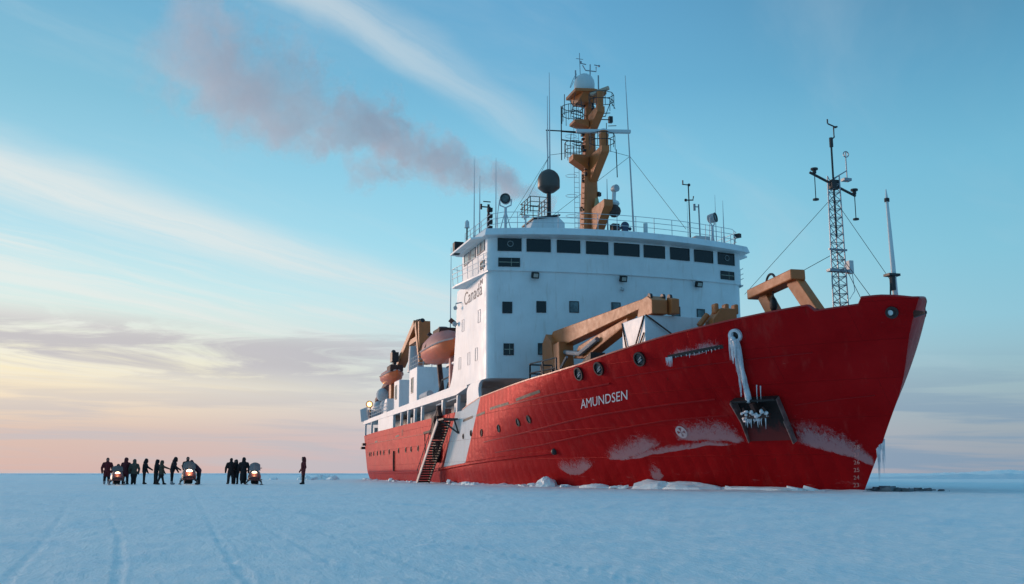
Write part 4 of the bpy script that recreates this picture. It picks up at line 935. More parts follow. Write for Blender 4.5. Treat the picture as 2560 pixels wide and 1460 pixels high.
m = MB(); m.tube([(4.4, -5.9, 8.4), (7, -5.7, 8.0), (9.5, -5.5, 8.6)], .16, 8); m.tube([(4.6, -6.2, 7.2), (6, -6.2, 7.9)], .1, 6); m.build('hydraulic_ram', STEEL, fc, smooth=True)
m = MB(); random.seed(3)
for k in range(14): x = random.uniform(6.2, 9.8); m.box((x, random.uniform(-7.3, -6.2), random.uniform(5.3, 6.9)), (random.uniform(.3, .9), random.uniform(.3, .8), random.uniform(.2, .6)), Matrix.Rotation(random.random()*3, 3, 'Z'))
tag(m.build('deck_gear', DARK, ship), kind='stuff')
m = MB(); m.prism([(8.4, -6.9, 6.4), (11.2, -6.6, 6.6), (11.2, -6.6, 7.6)], (0, .9, 0)); m.build('folded_ramp', BLACK, ship)
m = MB(); m.box((7.3, -6.9, 6.55), (1.1, .9, .7)); m.build('winch_cover', COVER, ship, bevel=.12)
cb = empty('cargo_container', (15.4, -3.0, 6.4))
tag(cb, 'white cargo container lashed crosswise on the foredeck', 'container')
m = MB(); m.span(13.9, 17.0, -5.73, .4, 6.3, 8.95); m.build('container_box', WHITE, cb, bevel=.04)
m = MB(); m.span(13.8, 17.2, -5.8, .5, 4.9, 6.3); m.build('hatch_coaming', GREY, ship)
for a, b in (((13.95, -5.76, 8.9), (15.1, -5.85, 6.4)), ((16.95, -5.76, 8.9), (15.1, -5.85, 6.4)), ((17.03, -5.7, 8.95), (17.4, -2.4, 6.6)), ((16.95, -5.78, 8.0), (15.4, -5.85, 6.4))):
    m = MB(); m.tube([a, b], .045, 5); m.build('lashing_chain', RUST, cb)
rail_path([(7.2, -9.0, 6.1), (7.2, -7.6, 6.1)], 1.1, 'foredeck_railing', ship, 2, .8, .05, DARK); rail_path([(7.2, -9.0, 6.1), (11.2, -8.7, 6.05)], 1.15, 'foredeck_railing', ship, 2, 1.9, .05, DARK)
# winch and gallows frame forward
wn = empty('anchor_winch', (18.2, -1.6, 5.3), ship)
m = MB(); m.prism([(17.9, -2.7, 5.2), (17.9, -2.7, 8.55), (17.9, -2.2, 9.2), (17.9, -1.3, 9.2), (17.9, -1.3, 5.2)], (.9, 0, 0)); m.build('winch_frame', BUFF, wn, bevel=.04)
for y in (-2.35, -1.75, -1.2): m = MB(); m.box((18.4, y, 9.2), (.5, .22, .55)); m.build('winch_sheave', BUFF, wn, bevel=.08)
m = MB(); m.tube([(18.2, -3.2, 8.3), (18.2, -2.7, 8.9)], .16, 8); m.build('winch_arm', BUFF, wn)
ga = empty('gallows_frame', (24.5, -1.6, 5.8), ship)
m = MB(); m.beam((20.9, -1.5, 9.55), (25.4, -1.75, 9.75), .75, .5); m.build('gallows_beam', BUFF, ga, bevel=.06)
m = MB(); m.beam((21.8, -1.4, 9.4), (23.3, -1.2, 7.2), .5, .62); m.build('gallows_leg', BUFF, ga, bevel=.04)
m = MB(); m.beam((24.8, -1.6, 9.6), (27.2, -1.3, 6.6), .5, .68); m.build('gallows_leg', BUFF, ga, bevel=.04)
m = MB(); m.tube([(22.75+.42*math.cos(t), -1.6, 9.85+.42*math.sin(t)) for t in [math.pi*i/10 for i in range(11)]], .06, 6); m.build('lifting_eye', DARK, ga)
m = MB(); m.sphere((22.9, -1.6, 8.75), .26, 10, 8, (.9, .7, 1.4)); m.tube([(22.9, -1.6, 9.5), (22.9, -1.6, 8.9)], .05); m.tube([(22.9, -1.6, 8.4), (23.6, -1.6, 7.3)], .02, 4); m.build('hook_block', BLACK, ga, smooth=True)
for x, y in ((26.9, -2.1), (27.7, -1.3), (28.4, -.9)):
    m = MB(); m.tube([(x, y, 6.2), (x, y, 7.75)], .14, 10); m.tube([(x, y, 7.72), (x, y, 7.86)], .30, 12); m.build('mushroom_vent', BLACK, ship)

# lattice weather mast, held by guy wires
wm = empty('weather_mast', (26.0, 0, 6.0))
tag(wm, 'slender lattice weather mast with wind sensors standing on the bow', 'mast')
m = MB(); TX, TY = 26.0, 0.
corner = lambda k, z: Vector((TX, TY, z))+Vector((math.cos(2.09*k+.5), math.sin(2.09*k+.5), 0))*lerp(.40, .30, cl((z-6)/8.4))
for k in range(3): m.tube([corner(k, 6.0), corner(k, 14.4)], .035, 5)
for j in range(21):
    z = 6.0+.4*j
    for k in range(3):
        a, b = corner(k, z), corner((k+1) % 3, z+.4); m.tube([a, b], .018, 4); m.tube([corner(k, z), corner((k+1) % 3, z)], .016, 4)
m.build('lattice', STEEL, wm)
m = MB(); m.tube([(TX, TY, 11.5), (TX+.02, TY-.02, 16.2)], .05, 6); m.build('top_pole', DARK, wm)
m = MB(); m.tube([(TX, TY, 16.2), (TX, TY+.18, 16.35), (TX, TY+.18, 16.85)], .035, 5); m.tube([(TX, TY-.12, 16.98), (TX, TY+.3, 16.85)], .035, 5); m.box((TX, TY-.14, 17.1), (.03, .06, .22)); m.box((TX, TY+.3, 16.86), (.16, .10, .06)); m.tube([(TX, TY, 15.85), (TX, TY, 16.3)], .09, 8); m.build('wind_vane', DARK, wm)
m = MB(); m.tube([(TX, TY-1.25, 14.5), (TX, TY, 14.0), (TX, TY+1.15, 13.55)], .06, 6); m.box((TX, TY, 14.0), (.4, .45, .4)); m.build('sensor_boom', DARK, wm)
for y, z, dz_ in ((-1.0, 14.42, -1.2), (1.1, 13.58, -1.15)):
    m = MB(); m.tube([(TX, TY+y, z+.25), (TX, TY+y, z+dz_)], .022, 5); m.tube([(TX, TY+y, z+.22), (TX, TY+y, z+.3)], .17, 10); m.tube([(TX, TY+y, z+dz_-.04), (TX, TY+y, z+dz_+.03)], .14, 10); m.tube([(TX, TY+y, z+.05), (TX, TY+y, z+.2)], .09, 8); m.build('radiometer', DARK, wm)
m = MB(); m.tube([(TX, TY, 14.3), (TX, TY+.75, 14.75), (TX, TY+.75, 15.7)], .03, 5); m.tube([(TX, TY+.75, 14.2), (TX, TY+.75, 15.2)], .03, 5); m.ring((TX, TY+.75, 15.55), (1, 0, 0), .12, .16, .04, 12); m.box((TX, TY+.7, 14.3), (.3, .4, .12)); m.build('flux_sensor', STEEL, wm)
m = MB(); m.box((TX+.1, TY+.72, 7.7), (.5, .5, .85)); m.build('logger_box', RADW, wm, bevel=.03)
m = MB(); m.box((TX, TY+.62, 10.1), (.25, .22, .6)); m.tube([(TX, TY+.72, 9.8), (TX, TY+.8, 9.0), (TX, TY+.5, 8.6)], .02, 4); m.build('junction_box', RADW, wm)
m = MB(); m.beam((TX, TY-.55, 9.9), (TX, TY+.5, 9.9), .3, .12); m.build('mast_collar', STEEL, wm); m = MB(); m.beam((TX, TY-.45, 10.9), (TX, TY+.5, 10.9), .08, .08); m.build('mast_collar', STEEL, wm)
for a, b in (((TX, TY, 13.5), (20.2, -1.6, 9.7)), ((TX, TY, 13.3), (29.3, .3, 8.8)), ((TX, TY, 10.8), (24.4, -1.9, 9.6)), ((TX, TY, 10.8), (27.6, .9, 7.9)), ((TX, TY, 10.8), (26.9, .7, 8.0))):
    m = MB(); m.tube([a, b], .014, 4); m.build('guy_wire', DARK, wm)
# jack staff on the bow
js = empty('jack_staff', (29.9, 0, 7.0), ship)
m = MB(); m.tube([(29.9, .0, 7.3), (29.9, -.04, 9.4), (29.9, -.12, 12.3), (29.9, -.13, 12.7)], [.12, .10, .06, .02], 10); m.build('staff', RADW, js, smooth=True)
m = MB(); m.box((29.9, -.12, 8.95), (.4, .55, .1)); m.tube([(29.9, -.1, 8.3), (29.9, -.1, 8.9)], .13, 8); m.tube([(29.9, -.22, 8.6), (29.9, -.28, 7.9), (29.9, -.4, 7.4)], .035, 5); m.build('staff_light', DARK, js); m = MB(); m.tube([(29.9, -.12, 12.15), (29.9, -.12, 12.3)], .11, 8); m.build('staff_cap', DARK, js)
m = MB(); m.tube([(29.4, -.9, 7.7), (29.4, -.85, 8.0), (29.4, -.65, 8.1), (29.4, -.45, 8.0), (29.4, -.4, 7.7)], .03, 5); m.build('bow_eye', DARK, ship)

# ------------------------------------------------------------------ gangway ladder on the starboard side
gw = empty('gangway_ladder', (-15.2, -10.6, G0))
tag(gw, 'dark steel gangway ladder leaning down the ship side to the ice', 'gangway')
gt, gb = Vector((-9.6, -10.55, 4.62)), Vector((-16.2, -10.75, .0))
for s_ in (-.48, .48):
    o_ = Vector((0, s_, 0)); m = MB(); m.beam(gt+o_, gb+o_, .07, .34); m.build('stringer', DARK if s_ > 0 else mat('stringer_sunlit', (.55, .42, .38), .5), gw)  # outer stringer has the pink sunlight put into its colour
    m = MB(); m.tube([gt+o_+Vector((0, 0, .95)), gb+o_+Vector((0, 0, .95))], .03, 6)
    for k in range(8): q = gt.lerp(gb, (k+.3)/7.6)+o_; m.tube([q, q+Vector((0, 0, .95))], .022, 5)
    m.build('handrail', DARK, gw)
for k in range(24):
    q = gt.lerp(gb, (k+.5)/24); m = MB(); m.box(q, (.30, .90, .05)); m.box(q+Vector((-.13, 0, -.07)), (.03, .9, .1)); m.build('tread', RUST, gw)
m = MB(); m.box(gt+Vector((.9, .1, .05)), (1.9, 1.1, .12)); m.build('top_platform', DARK, gw)
m = MB(); m.beam(gt+Vector((1.7, .4, 0)), gt+Vector((1.7, .75, -1.0)), .1, .1); m.beam(gt+Vector((.5, -.3, 0)), gt+Vector((1.7, .75, -1.0)), .1, .1); m.build('platform_bracket', DARK, gw)
dv = empty('gangway_davit', (-15.5, -10.2, 4.0), ship)
m = MB(); m.box((-14.4, -10.1, 4.3), (1.0, .6, 1.8)); m.prism([(-15.0, -10.1, 5.2), (-13.6, -10.1, 5.2), (-14.2, -10.1, 6.1)], (0, .35, 0)); m.build('davit_box', RUST, dv, bevel=.05)
m = MB(); m.beam((-19.0, -10.1, 4.05), (-14.2, -10.1, 4.15), .2, .2); m.tube([(-18.8, -10.1, 4.1), (-18.8, -10.1, 3.4)], .05); m.build('davit_boom', RUST, dv)
m = MB(); m.tube([(-16.3, -10.15, 1.7), (-16.3, -10.15, 1.75)], .1, 6); m.ring((-14.8, -9.8, 2.4), (0, -1, 0), .45, .85, .35, 20); m.build('tyre_fender', BLACK, dv)
m = MB(); m.tube([(-18.8, -10.1, 3.4), (-18.9, -10.0, .8)], .03, 4); m.build('davit_fall', DARK, dv)
m = MB(); m.tube([(-35.4, -9.85, 2.9), (-35.2, -9.85, .95)], .09, 6); m.build('overboard_pipe', RUST, hull)
for x, z in ((-58.2, 4.15), (-59.3, 3.75)): m = MB(); m.box((x, -9.5, z), (.9, .5, .3)); m.build('stern_fitting', DARK, hull)

# ------------------------------------------------------------------ ice lying against the hull
def ice_block(x, y, sx_, sy_, sz_, seed, rz=0., z=G0):
    m = MB(); n, k = 18, 10; rings = []
    for i in range(k+1):
        t = -math.pi/2+math.pi*i/k; ring_ = []
        for j in range(n):
            a = 2*math.pi*j/n; p = Vector((math.cos(t)*math.cos(a), math.cos(t)*math.sin(a), math.sin(t)))
            d = 1+.35*mn.noise(p*1.3+Vector((seed, seed*.7, 0)))+.18*mn.noise(p*3.1+Vector((0, seed, 0)))
            ring_.append(Vector((p.x*sx_*d, p.y*sy_*d, max(-.2, p.z*d)*sz_)))
        rings.append(ring_)
    m.loft(rings); o = m.build('ice_block', SNOW); o.location = (x, y, z); o.rotation_euler.z = rz; return o
HI = lambda X: -(hb(X, 0)+.0)
big = [(7.6, .75, .55, .55, 3, 'pointed white ice lump against the hull below the ship name'), (12.2, 1.3, .55, .24, 9, 'flat snowy ice slab against the hull left of the largest mound'),
       (16.6, 1.5, .6, .42, 14, 'tilted ice slab against the hull with a sharp right edge'), (18.9, 2.0, .65, .34, 20, 'long rounded snow mound against the hull under the round white mark'),
       (22.6, 2.4, .5, .2, 27, 'low snow bank against the hull below the anchor')]
for X, a, b_, c_, sd_, lab in big: tag(ice_block(X, HI(X)-.45, a, b_, c_, sd_, math.atan2(-(hb(X+.5, 0)-hb(X-.5, 0)), 1)), lab, 'ice block')
def ice_slab(x, y, L, w, h, seed, rz):
    rnd = random.Random(seed); m = MB(); n = rnd.randint(5, 7); poly = []
    for k in range(n): a = 2*math.pi*k/n+rnd.uniform(-.3, .3); poly.append(Vector((math.cos(a)*L*rnd.uniform(.7, 1.1), math.sin(a)*w*rnd.uniform(.7, 1.1), 0)))
    m.prism(poly, (rnd.uniform(-.1, .1)*L, 0, h)); o = m.build('ice_block', SNOW, bevel=.03)
    o.location = (x, y, G0-.02); o.rotation_euler = (rnd.uniform(-.45, .1), rnd.uniform(-.3, .3), rz); return o
random.seed(11)
for i in range(52):
    X = random.choice((random.uniform(-54, -20), random.uniform(-12, 26), random.uniform(2, 25))); s_ = random.uniform(.16, .42); rz = math.atan2(-(hb(X+.5, 0)-hb(X-.5, 0)), 1)+random.uniform(-.4, .4)
    o = ice_slab(X, HI(X)-random.uniform(.1, .7), s_*1.7, s_*.8, s_*random.uniform(.3, .7), 200+i, rz) if i % 3 else ice_block(X, HI(X)-random.uniform(.1, .6), s_*1.3, s_*.7, s_*.5, 40+i*1.7, rz)
    tag(o, 'small lump of broken snowy ice along the waterline of the ship', 'ice block', 'broken ice along the waterline')
for i in range(9):
    X = -58-random.uniform(0, 9); tag(ice_block(X, -11-random.uniform(0, 9), random.uniform(.4, 1.4), .6, random.uniform(.25, .6), 90+i*2.3), 'snowy ice lump lying beyond the ship stern', 'ice block', 'ice lumps past the stern')
m = MB(); rows = []
for i in range(420):
    X = lerp(-54.5, 27.2, i/419); y0 = hb(X, 0); k = max(0, .35+.9*mn.noise(Vector((X*.35, 2., 3.)))+.6*mn.noise(Vector((X*1.3, 5., 1.)))); w_ = .35+.5*k; hgt_ = .03+.16*k
    rows.append([(X, -(y0-.25), G0+hgt_*.9), (X, -(y0+.05), G0+hgt_), (X, -(y0+w_*.35), G0+hgt_*(.8+.3*mn.noise(Vector((X*2.3, 1., 9.))))), (X, -(y0+w_*.7), G0+hgt_*.35), (X, -(y0+w_), G0-.06)])
m.loft(rows, cap=False, close=False); tag(m.build('snow_bank', SNOW), 'low rough bank of pushed up snow along the waterline', 'snow', kind='stuff')
DKI = mat('dark_ice', (.16, .17, .18), .6, var=.4, vscale=2, bump=.4)  # dark grey ice, tone varied at random
m = MB(); random.seed(5)
for k in range(70):
    t = random.random()**1.6; x = 27.6+random.uniform(-1.5, .5)-t*.6; y = .7+t*4.2*random.random()+random.random()*.8; s_ = random.uniform(.06, .26)*(1-.65*t)
    m.box((x, y, G0+s_*.35), (s_*2.2, s_*1.6, s_*.9), Matrix.Rotation(random.random()*3, 3, 'Z') @ Matrix.Rotation(random.uniform(-.6, .6), 3, 'X'))
tag(m.build('brash_ice', DKI), 'dark broken brash ice heaped beyond the bow', 'ice', kind='stuff')

# ------------------------------------------------------------------ people
def capsule(m, a, b, ra, rb, n=10):
    a, b = Vector(a), Vector(b); d = (b-a); L = d.length or 1e-4; d = d/L; pts = []; rs = []
    for t in (-1, -.8, -.4, 0): pts.append(a+d*ra*t*.98); rs.append(max(.004, ra*math.sqrt(max(0, 1-t*t))))
    for t in (.0, .4, .8, 1): pts.append(b+d*rb*t*.98+d*1e-4); rs.append(max(.004, rb*math.sqrt(max(0, 1-t*t))))
    m.tube(pts, rs, n)
def cloth(name, jacket, trousers, boots, cut=.78, skin=None):
    m = bpy.data.materials.new(name); m.use_nodes = True; t = NT(m.node_tree); p = t.n['Principled BSDF']
    g = t.new('ShaderNodeTexCoord').outputs['Object']; x, y, z = t.sep(g)
    nz = t.noise(g, 7, 5); zz = t.m('ADD', z, t.m('MULTIPLY', t.m('SUBTRACT', nz, .5), .03))
    c = t.mix(t.m('GREATER_THAN', zz, .24), tuple(boots)+(1,), tuple(trousers)+(1,)); c = t.mix(t.m('GREATER_THAN', zz, cut), c, tuple(jacket)+(1,))
    c = t.mix(t.m('MULTIPLY', t.mr(nz, .4, .7), .35), c, (0.005, .005, .006, 1))
    t.put(p.inputs['Base Color'], c); p.inputs['Roughness'].default_value = .85
    b = t.new('ShaderNodeBump'); b.inputs['Strength'].default_value = .5; b.inputs['Distance'].default_value = .03; t.l.new(t.noise(g, 9, 4), b.inputs['Height']); t.l.new(b.outputs[0], p.inputs['Normal'])
    return m
SKIN = mat('weathered_skin', (.35, .19, .14), .6); FUR = mat('hood_fur', (.05, .035, .03), .9, bump=.6, bscale=30)
PC = [0]
def person(label, px_xy, face, jacket, trousers=(.012, .012, .016), boots=(.01, .01, .01), lean=0., head=0., arms=((.12, .1), (.12, .1)), stride=0., sep=.12, h=1.78, bulk=1., cut=.78, hood=True, coat=0., out=.12, squat=0.):
    """one continuous clothed body, facing `face` degrees (0 = +X); arms = (forward swing, elbow bend) for left and right"""
    PC[0] += 1; m = MB(); s = h/1.78; k = bulk
    hipz = .92-squat; c, sn = math.cos(lean), math.sin(lean)
    def up(x, y, z): return Vector((x*c+z*sn, y, hipz+z*c-x*sn))            # torso frame, bent forward at the hips
    pel = Vector((0, 0, hipz)); ch = up(0, 0, .46); nk = up(.01, 0, .62)
    capsule(m, pel, up(0, 0, .22), .165*k, .18*k, 12); capsule(m, up(0, 0, .2), ch, .185*k, .19*k, 12)
    for s_ in (-1, 1): capsule(m, ch+Vector((0, 0, .02)), up(0, s_*.17*k, .50), .14*k, .10*k)
    hd = nk+Vector((math.sin(lean+head)*.15, 0, math.cos(lean+head)*.15)); capsule(m, ch, nk, .11, .085); capsule(m, nk, hd, .095, .105)
    fw_ = Vector((math.cos(lean+head), 0, -math.sin(lean+head)))
    capsule(m, hd+Vector((0, 0, .01)), hd+Vector((0, 0, .045))-fw_*.015, .118, .112)
    if hood: capsule(m, hd-fw_*.05, hd-fw_*.04+Vector((0, 0, .06)), .135, .125); capsule(m, nk-fw_*.05, hd-fw_*.05, .14, .13)
    capsule(m, hd+fw_*.10+Vector((0, 0, .0)), hd+fw_*.125, .03, .022)                                                            # nose under the hood
    if coat: capsule(m, pel+Vector((0, 0, .05)), pel+Vector((0, 0, -coat)), .19*k, .22*k, 12)
    hands = []
    for s_, (sw, el_) in zip((1, -1), arms):
        sh_ = up(0, s_*.21*k, .50); a1_ = sw+lean*.3; e = sh_+Vector((math.sin(a1_)*.29, s_*out*(1-abs(math.sin(a1_))), -math.cos(a1_)*.29)); a2_ = a1_+el_
        w = e+Vector((math.sin(a2_)*.25, -s_*.02, -math.cos(a2_)*.25)); hnd = w+(w-e).normalized()*.11
        capsule(m, sh_, e, .095*k, .08*k); capsule(m, e, w, .08*k, .062*k); capsule(m, w, hnd, .055, .058)
        capsule(m, w+Vector((0, 0, -.02)), w+Vector((.05, -s_*.05, -.05)), .028, .022); hands.append(hnd)
    for s_ in (1, -1):
        st_ = stride*s_; hip = pel+Vector((0, s_*.095, -.02)); kn = Vector((st_*.28+(.12 if squat else 0), s_*(sep*.9), hipz*.53)); an_ = Vector((st_*.5-(.05 if st_ < 0 else 0), s_*sep, .11))
        capsule(m, hip, kn, .125*k, .095*k); capsule(m, kn, an_, .09*k, .078*k); capsule(m, an_+Vector((-.03, 0, -.03)), an_+Vector((.16, s_*.02, -.05)), .075, .06)
    o = m.build('person', cloth('clothing_%d' % PC[0], jacket, trousers, boots, cut), None)
    md = o.modifiers.new('remesh', 'REMESH'); md.mode = 'VOXEL'; md.voxel_size = .028; md.use_smooth_shade = True
    sm_ = o.modifiers.new('smooth', 'SMOOTH'); sm_.factor = .5; sm_.iterations = 3
    o.location = (px_xy[0], px_xy[1], ground_z(*px_xy)); o.rotation_euler.z = math.radians(face); o.scale = (s, s, s)
    if hood:
        r_ = MB(); r_.tube([hd+fw_*.075+Vector((0, math.cos(t)*.10, .02))+Vector((0, 0, 1))*math.sin(t)*.12 for t in [2*math.pi*i/14 for i in range(15)]], .03, 6); f = r_.build('hood_trim', FUR, None); f.parent = o
    fc_ = MB(); fc_.sphere(hd+fw_*.075, .075, 10, 7, (.6, 1, 1.15)); f = fc_.build('face', SKIN, None); f.parent = o
    tag(o, label, 'person'); return o, hands
TOCAM, AWAY, RIGHT, LEFT = 2., 182., 92., -88.   # compass of the group: towards the bow-side viewer, away, towards the ship, away from it
DKRED = (.17, .016, .020); BLK = (.012, .011, .015); OLIVE = (.075, .062, .042); BRWN = (.055, .032, .026); PALE = (.5, .42, .42)
person('person in a dark red parka at the far left end of the group', (-11.62, -34.24), TOCAM+10, DKRED, boots=PALE, trousers=(.03, .01, .012), arms=((.05, .1), (.02, .15)), h=1.80, bulk=1.12, cut=.55, sep=.14, hood=False)
person('person in a maroon parka standing just right of the leftmost snowmobile', (-11.4, -33.0), AWAY-15, (.13, .016, .022), arms=((.1, .2), (.05, .1)), h=1.80, bulk=1.1, cut=.55, sep=.15, coat=.15)
person('person in a long grey-green parka with its hood up', (-11.08, -32.42), AWAY+8, (.085, .088, .07), arms=((.15, .25), (.05, .1)), h=1.70, bulk=1.1, coat=.25, sep=.10)
person('person in black seen from the side holding one arm out low to the right', (-10.86, -31.72), RIGHT, BLK, arms=((.2, .2), (.75, .25)), h=1.72, lean=.08, head=.3)
person('person in black half hidden behind the one pointing to the right', (-10.9, -30.95), RIGHT+30, BLK, arms=((.1, .1), (.1, .1)), h=1.68, lean=.1)
person('person in an olive brown coat striding and pointing an arm to the right', (-10.45, -30.58), RIGHT, OLIVE, arms=((.3, .2), (1.15, .05)), stride=.42, h=1.62, coat=.2, lean=.05)
person('tall person in dark clothes leaning forward left of the brightest headlight', (-10.29, -29.85), RIGHT-5, (.022, .012, .016), boots=PALE, arms=((.2, .3), (.45, .5)), lean=.22, head=.25, h=1.86)
person('person standing right behind the snowmobile with the brightest headlight', (-10.6, -28.85), TOCAM, (.02, .010, .012), arms=((.5, .5), (.5, .5)), h=1.85, bulk=1.1, hood=False)
person('person bending down over the snowmobile with the brightest headlight', (-10.1, -28.05), LEFT+15, (.07, .022, .045), arms=((.9, .3), (.9, .3)), lean=.85, head=-.2, h=1.85, bulk=1.1, trousers=(.03, .035, .04))
person('broad person in black standing in front of another, left of the rightmost snowmobile', (-9.1, -25.9), AWAY+20, (.012, .009, .011), arms=((.1, .3), (.15, .4)), h=1.76, bulk=1.18, sep=.17, hood=False)
person('smaller person in black peering out from behind the broad one', (-9.5, -25.52), TOCAM-30, BLK, arms=((.1, .2), (.05, .05)), h=1.66, lean=.12)
person('person in a long black coat standing beside the rightmost snowmobile', (-8.89, -25.05), AWAY-10, BLK, arms=((.1, .25), (.1, .2)), h=1.80, bulk=1.15, coat=.55, hood=True, sep=.10)
person('lone person in a dark red suit between the group and the ship', (-7.71, -21.02), LEFT+12, (.15, .016, .02), arms=((-.15, .75), (-.1, .7)), trousers=(.012, .008, .012), h=1.84, bulk=.95, cut=.62, sep=.08)

# ------------------------------------------------------------------ snowmobiles
def snowmobile(label, xy, face, cowlc, headm, s=1., screen=None, scr_h=.5):
    b = empty('snowmobile', (xy[0], xy[1], ground_z(*xy)), None, world=False); b.rotation_euler.z = math.radians(face); b.scale = (s, s, s); tag(b, label, 'snowmobile')
    def put(m, name, mats, **kw): o = m.build(name, mats, None, **kw); o.parent = b; return o
    cm_ = mat('cowl_'+label[:12], cowlc, .4, var=.2)
    def sec(x, w, zb, zt): return [Vector((x, y*w, z)) for y, z in ((-.5, zb), (-.52, lerp(zb, zt, .4)), (-.40, lerp(zb, zt, .82)), (-.2, zt), (.2, zt), (.40, lerp(zb, zt, .82)), (.52, lerp(zb, zt, .4)), (.5, zb))]
    m = MB(); m.loft([sec(1.15, .42, .34, .50), sec(1.0, .62, .28, .66), sec(.7, .74, .25, .82), sec(.35, .76, .25, .92), sec(.0, .66, .25, .88), sec(-.25, .5, .25, .70)]); put(m, 'cowl', cm_, smooth=True)
    m = MB(); rows = []
    for i in range(7): a = (i/6*2-1); rows.append([Vector((.55-.18*abs(a)*2*.5, a*.34, .86)), Vector((.22-.2*abs(a), a*.30, .86+scr_h*(1-.25*a*a)))])
    m.loft(rows, cap=False, close=False); o = put(m, 'windshield', screen or mat('smoked_screen', (.13, .12, .12), .15, var=.2)); sd2 = o.modifiers.new('solid', 'SOLIDIFY'); sd2.thickness = .012
    m = MB(); m.sphere((.86, 0, .72), .13, 12, 8, (.5, 1.25, .85)); put(m, 'headlight', headm, smooth=True)
    lp = bpy.data.lights.new('headlight_beam', 'POINT'); lp.energy = 26 if headm is HEADB else 9; lp.color = (1, .62, .28); lp.shadow_soft_size = .1; lo = bpy.data.objects.new('headlight_beam', lp); COL.objects.link(lo); lo.location = (1.15, 0, .74); lo.parent = b
    m = MB(); m.loft([sec(-.2, .42, .42, .72), sec(-.6, .44, .42, .74), sec(-1.3, .42, .42, .70), sec(-1.6, .36, .44, .66)]); put(m, 'seat', BLACK, smooth=True)
    m = MB(); m.prism([(.1, -.22, .08), (-1.5, -.22, .02), (-1.75, -.22, .16), (-1.7, -.22, .34), (-1.4, -.22, .42), (.1, -.22, .42)], (0, .44, 0)); put(m, 'track', BLACK, bevel=.04)
    for s_ in (-1, 1):
        m = MB(); m.beam((1.45, s_*.46, .05), (.15, s_*.46, .03), .15, .04); m.tube([(1.45, s_*.46, .05), (1.62, s_*.46, .16), (1.55, s_*.46, .24), (1.2, s_*.46, .16)], .025, 5); put(m, 'ski', DARK)
        m = MB(); m.tube([(.75, s_*.28, .40), (.8, s_*.46, .10)], .04, 6); m.tube([(.55, s_*.25, .30), (.8, s_*.46, .14)], .03, 6); put(m, 'ski_strut', DARK)
        m = MB(); m.box((-.5, s_*.34, .30), (1.7, .22, .05)); put(m, 'running_board', DARK)
    m = MB(); m.tube([(.0, -.42, 1.02), (.12, -.2, 1.0), (.2, 0, .9), (.12, .2, 1.0), (.0, .42, 1.02)], .025, 6); put(m, 'handlebar', BLACK)
    m = MB(); m.tube([(1.05, -.32, .34), (1.28, -.28, .40), (1.34, 0, .42), (1.28, .28, .40), (1.05, .32, .34)], .03, 6); put(m, 'bumper', BLACK)
    return b
snowmobile('snowmobile with a rider and a lit headlight at the left end', (-9.6, -33.4), TOCAM+4, (.16, .05, .05), HEADL, 1.05, mat('pale_screen', (.10, .085, .085), .3, var=.2), .36)
snowmobile('snowmobile with the brightest headlight in the middle of the group', (-9.0, -28.7), TOCAM, (.10, .05, .03), HEADB, 1.25, None, .4)
snowmobile('snowmobile with a pale windshield and headlight beside the long-coated person', (-8.3, -24.3), TOCAM-6, (.14, .09, .07), HEADL, 1.12, mat('grey_screen', (.17, .165, .18), .3, var=.1), .5)
person('rider sitting behind the windshield of the leftmost snowmobile', (-10.35, -33.42), TOCAM+4, (.11, .018, .02), arms=((.7, .5), (.7, .5)), h=1.6, squat=.28, lean=.12, bulk=1.05)

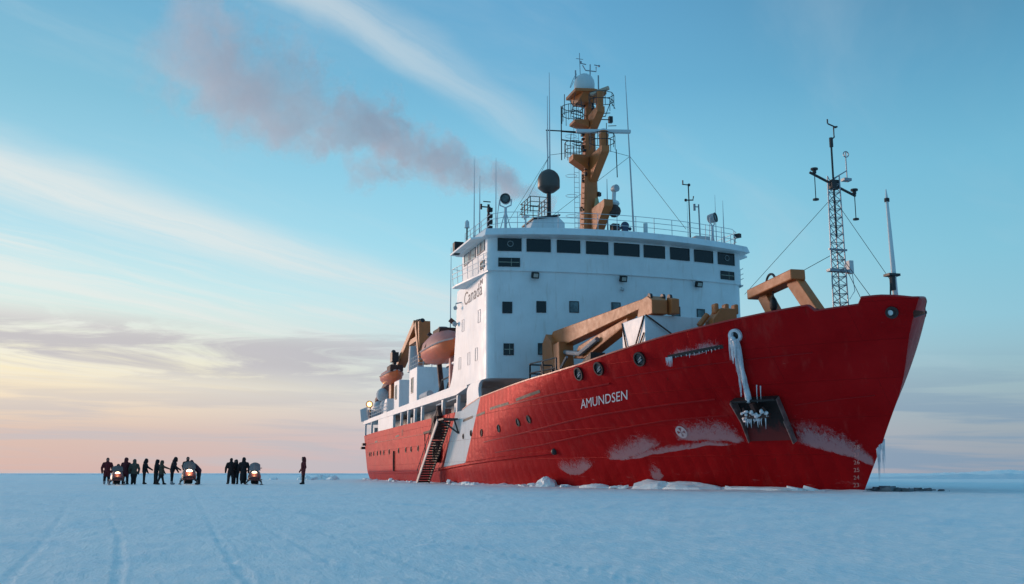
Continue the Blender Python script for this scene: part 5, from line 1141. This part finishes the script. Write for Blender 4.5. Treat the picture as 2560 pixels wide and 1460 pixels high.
# ------------------------------------------------------------------ exhaust smoke drifting to starboard
def smoke():
    """exhaust: a short rise above the funnel, then a long plume carried to starboard by the wind"""
    F0 = Vector((-27.0, 2.6, 20.4)); A = Vector((-28.0, 4.0, 27.6)); B = Vector((-31.5, -33.0, 42.5)); d = (B-A); L = d.length; d.normalize(); sx = d.cross(Vector((0, 0, 1))).normalized(); u = sx.cross(d)
    m = MB(); path = [(F0, 1.2), (F0.lerp(A, .45)+Vector((0, .3, 0)), 1.9), (A+Vector((0, .3, -.8)), 2.7)]+[(A+d*L*f, 2.2+.29*L*f) for f in (.1, .2, .3, .4, .5, .6, .7, .8, .9, 1.02)]
    m.tube([p for p, r in path], [r for p, r in path], 18)
    mt = bpy.data.materials.new('smoke'); mt.use_nodes = True; t = NT(mt.node_tree); t.n.remove(t.n['Principled BSDF'])
    g = t.new('ShaderNodeTexCoord').outputs['Object']; X, Y, Z = t.sep(g)
    def dot(v, o):
        c = -(o.dot(v)); return t.m('ADD', t.m('ADD', t.m('MULTIPLY', X, v.x), t.m('MULTIPLY', Y, v.y)), t.m('MULTIPLY_ADD', Z, v.z, c))
    x, y, z = dot(d, A), dot(sx, A), dot(u, A)
    wx, wy, wz = t.sep(t.noise(g, .12, 2, .5, 0, 1)); k = t.mr(x, 0, 28, .2, 1.)
    yy = t.m('ADD', y, t.m('MULTIPLY', t.m('MULTIPLY', t.m('SUBTRACT', wx, .5), 10.), k)); zz_ = t.m('ADD', z, t.m('MULTIPLY', t.m('MULTIPLY', t.m('SUBTRACT', wy, .5), 10.), k))
    sag = t.m('MULTIPLY', t.m('MULTIPLY', t.mr(x, 4, 22), t.mr(x, 40, 26)), 1.6); zz_ = t.m('ADD', zz_, sag)
    q = t.m('DIVIDE', t.m('SQRT', t.m('ADD', t.m('MULTIPLY', yy, yy), t.m('MULTIPLY', zz_, zz_))), t.m('MULTIPLY_ADD', t.m('MAXIMUM', x, 0.), .17, 1.0))
    ax = t.m('ADD', X, 27.5); ay = t.m('SUBTRACT', Y, t.m('MULTIPLY_ADD', Z, .16, -.7)); q2 = t.m('DIVIDE', t.m('SQRT', t.m('ADD', t.m('MULTIPLY', ax, ax), t.m('MULTIPLY', ay, ay))), 1.1)
    q2 = t.m('ADD', q2, t.m('MULTIPLY', t.m('GREATER_THAN', Z, 28.0), 9.)); q = t.m('ADD', q, t.m('MULTIPLY', t.m('LESS_THAN', x, -.8), 9.)); q = t.m('MINIMUM', q, q2)
    n1 = t.noise(g, .30, 8, .62, .5); n2 = t.noise(g, .95, 5, .6, .3)
    nn_ = t.m('ADD', t.m('MULTIPLY', t.m('SUBTRACT', n1, .5), 2.7), t.m('MULTIPLY', t.m('SUBTRACT', n2, .5), 1.1))
    dens = t.mr(t.m('ADD', t.m('SUBTRACT', 1., q), nn_), .05, .6)
    dens = t.m('MULTIPLY', dens, t.m('MULTIPLY', t.mr(x, 45, 34, .0, 1.), t.mr(x, 4, 30, .5, .16)))
    pv_ = t.new('ShaderNodeVolumePrincipled'); pv_.inputs['Color'].default_value = (.99, .87, .85, 1); t.l.new(dens, pv_.inputs['Density']); pv_.inputs['Anisotropy'].default_value = .2
    t.l.new(pv_.outputs[0], t.n['Material Output'].inputs['Volume'])
    return tag(m.build('smoke_plume', mt), 'pinkish grey exhaust smoke drifting left from the ship funnel', 'smoke', kind='stuff')
smoke()
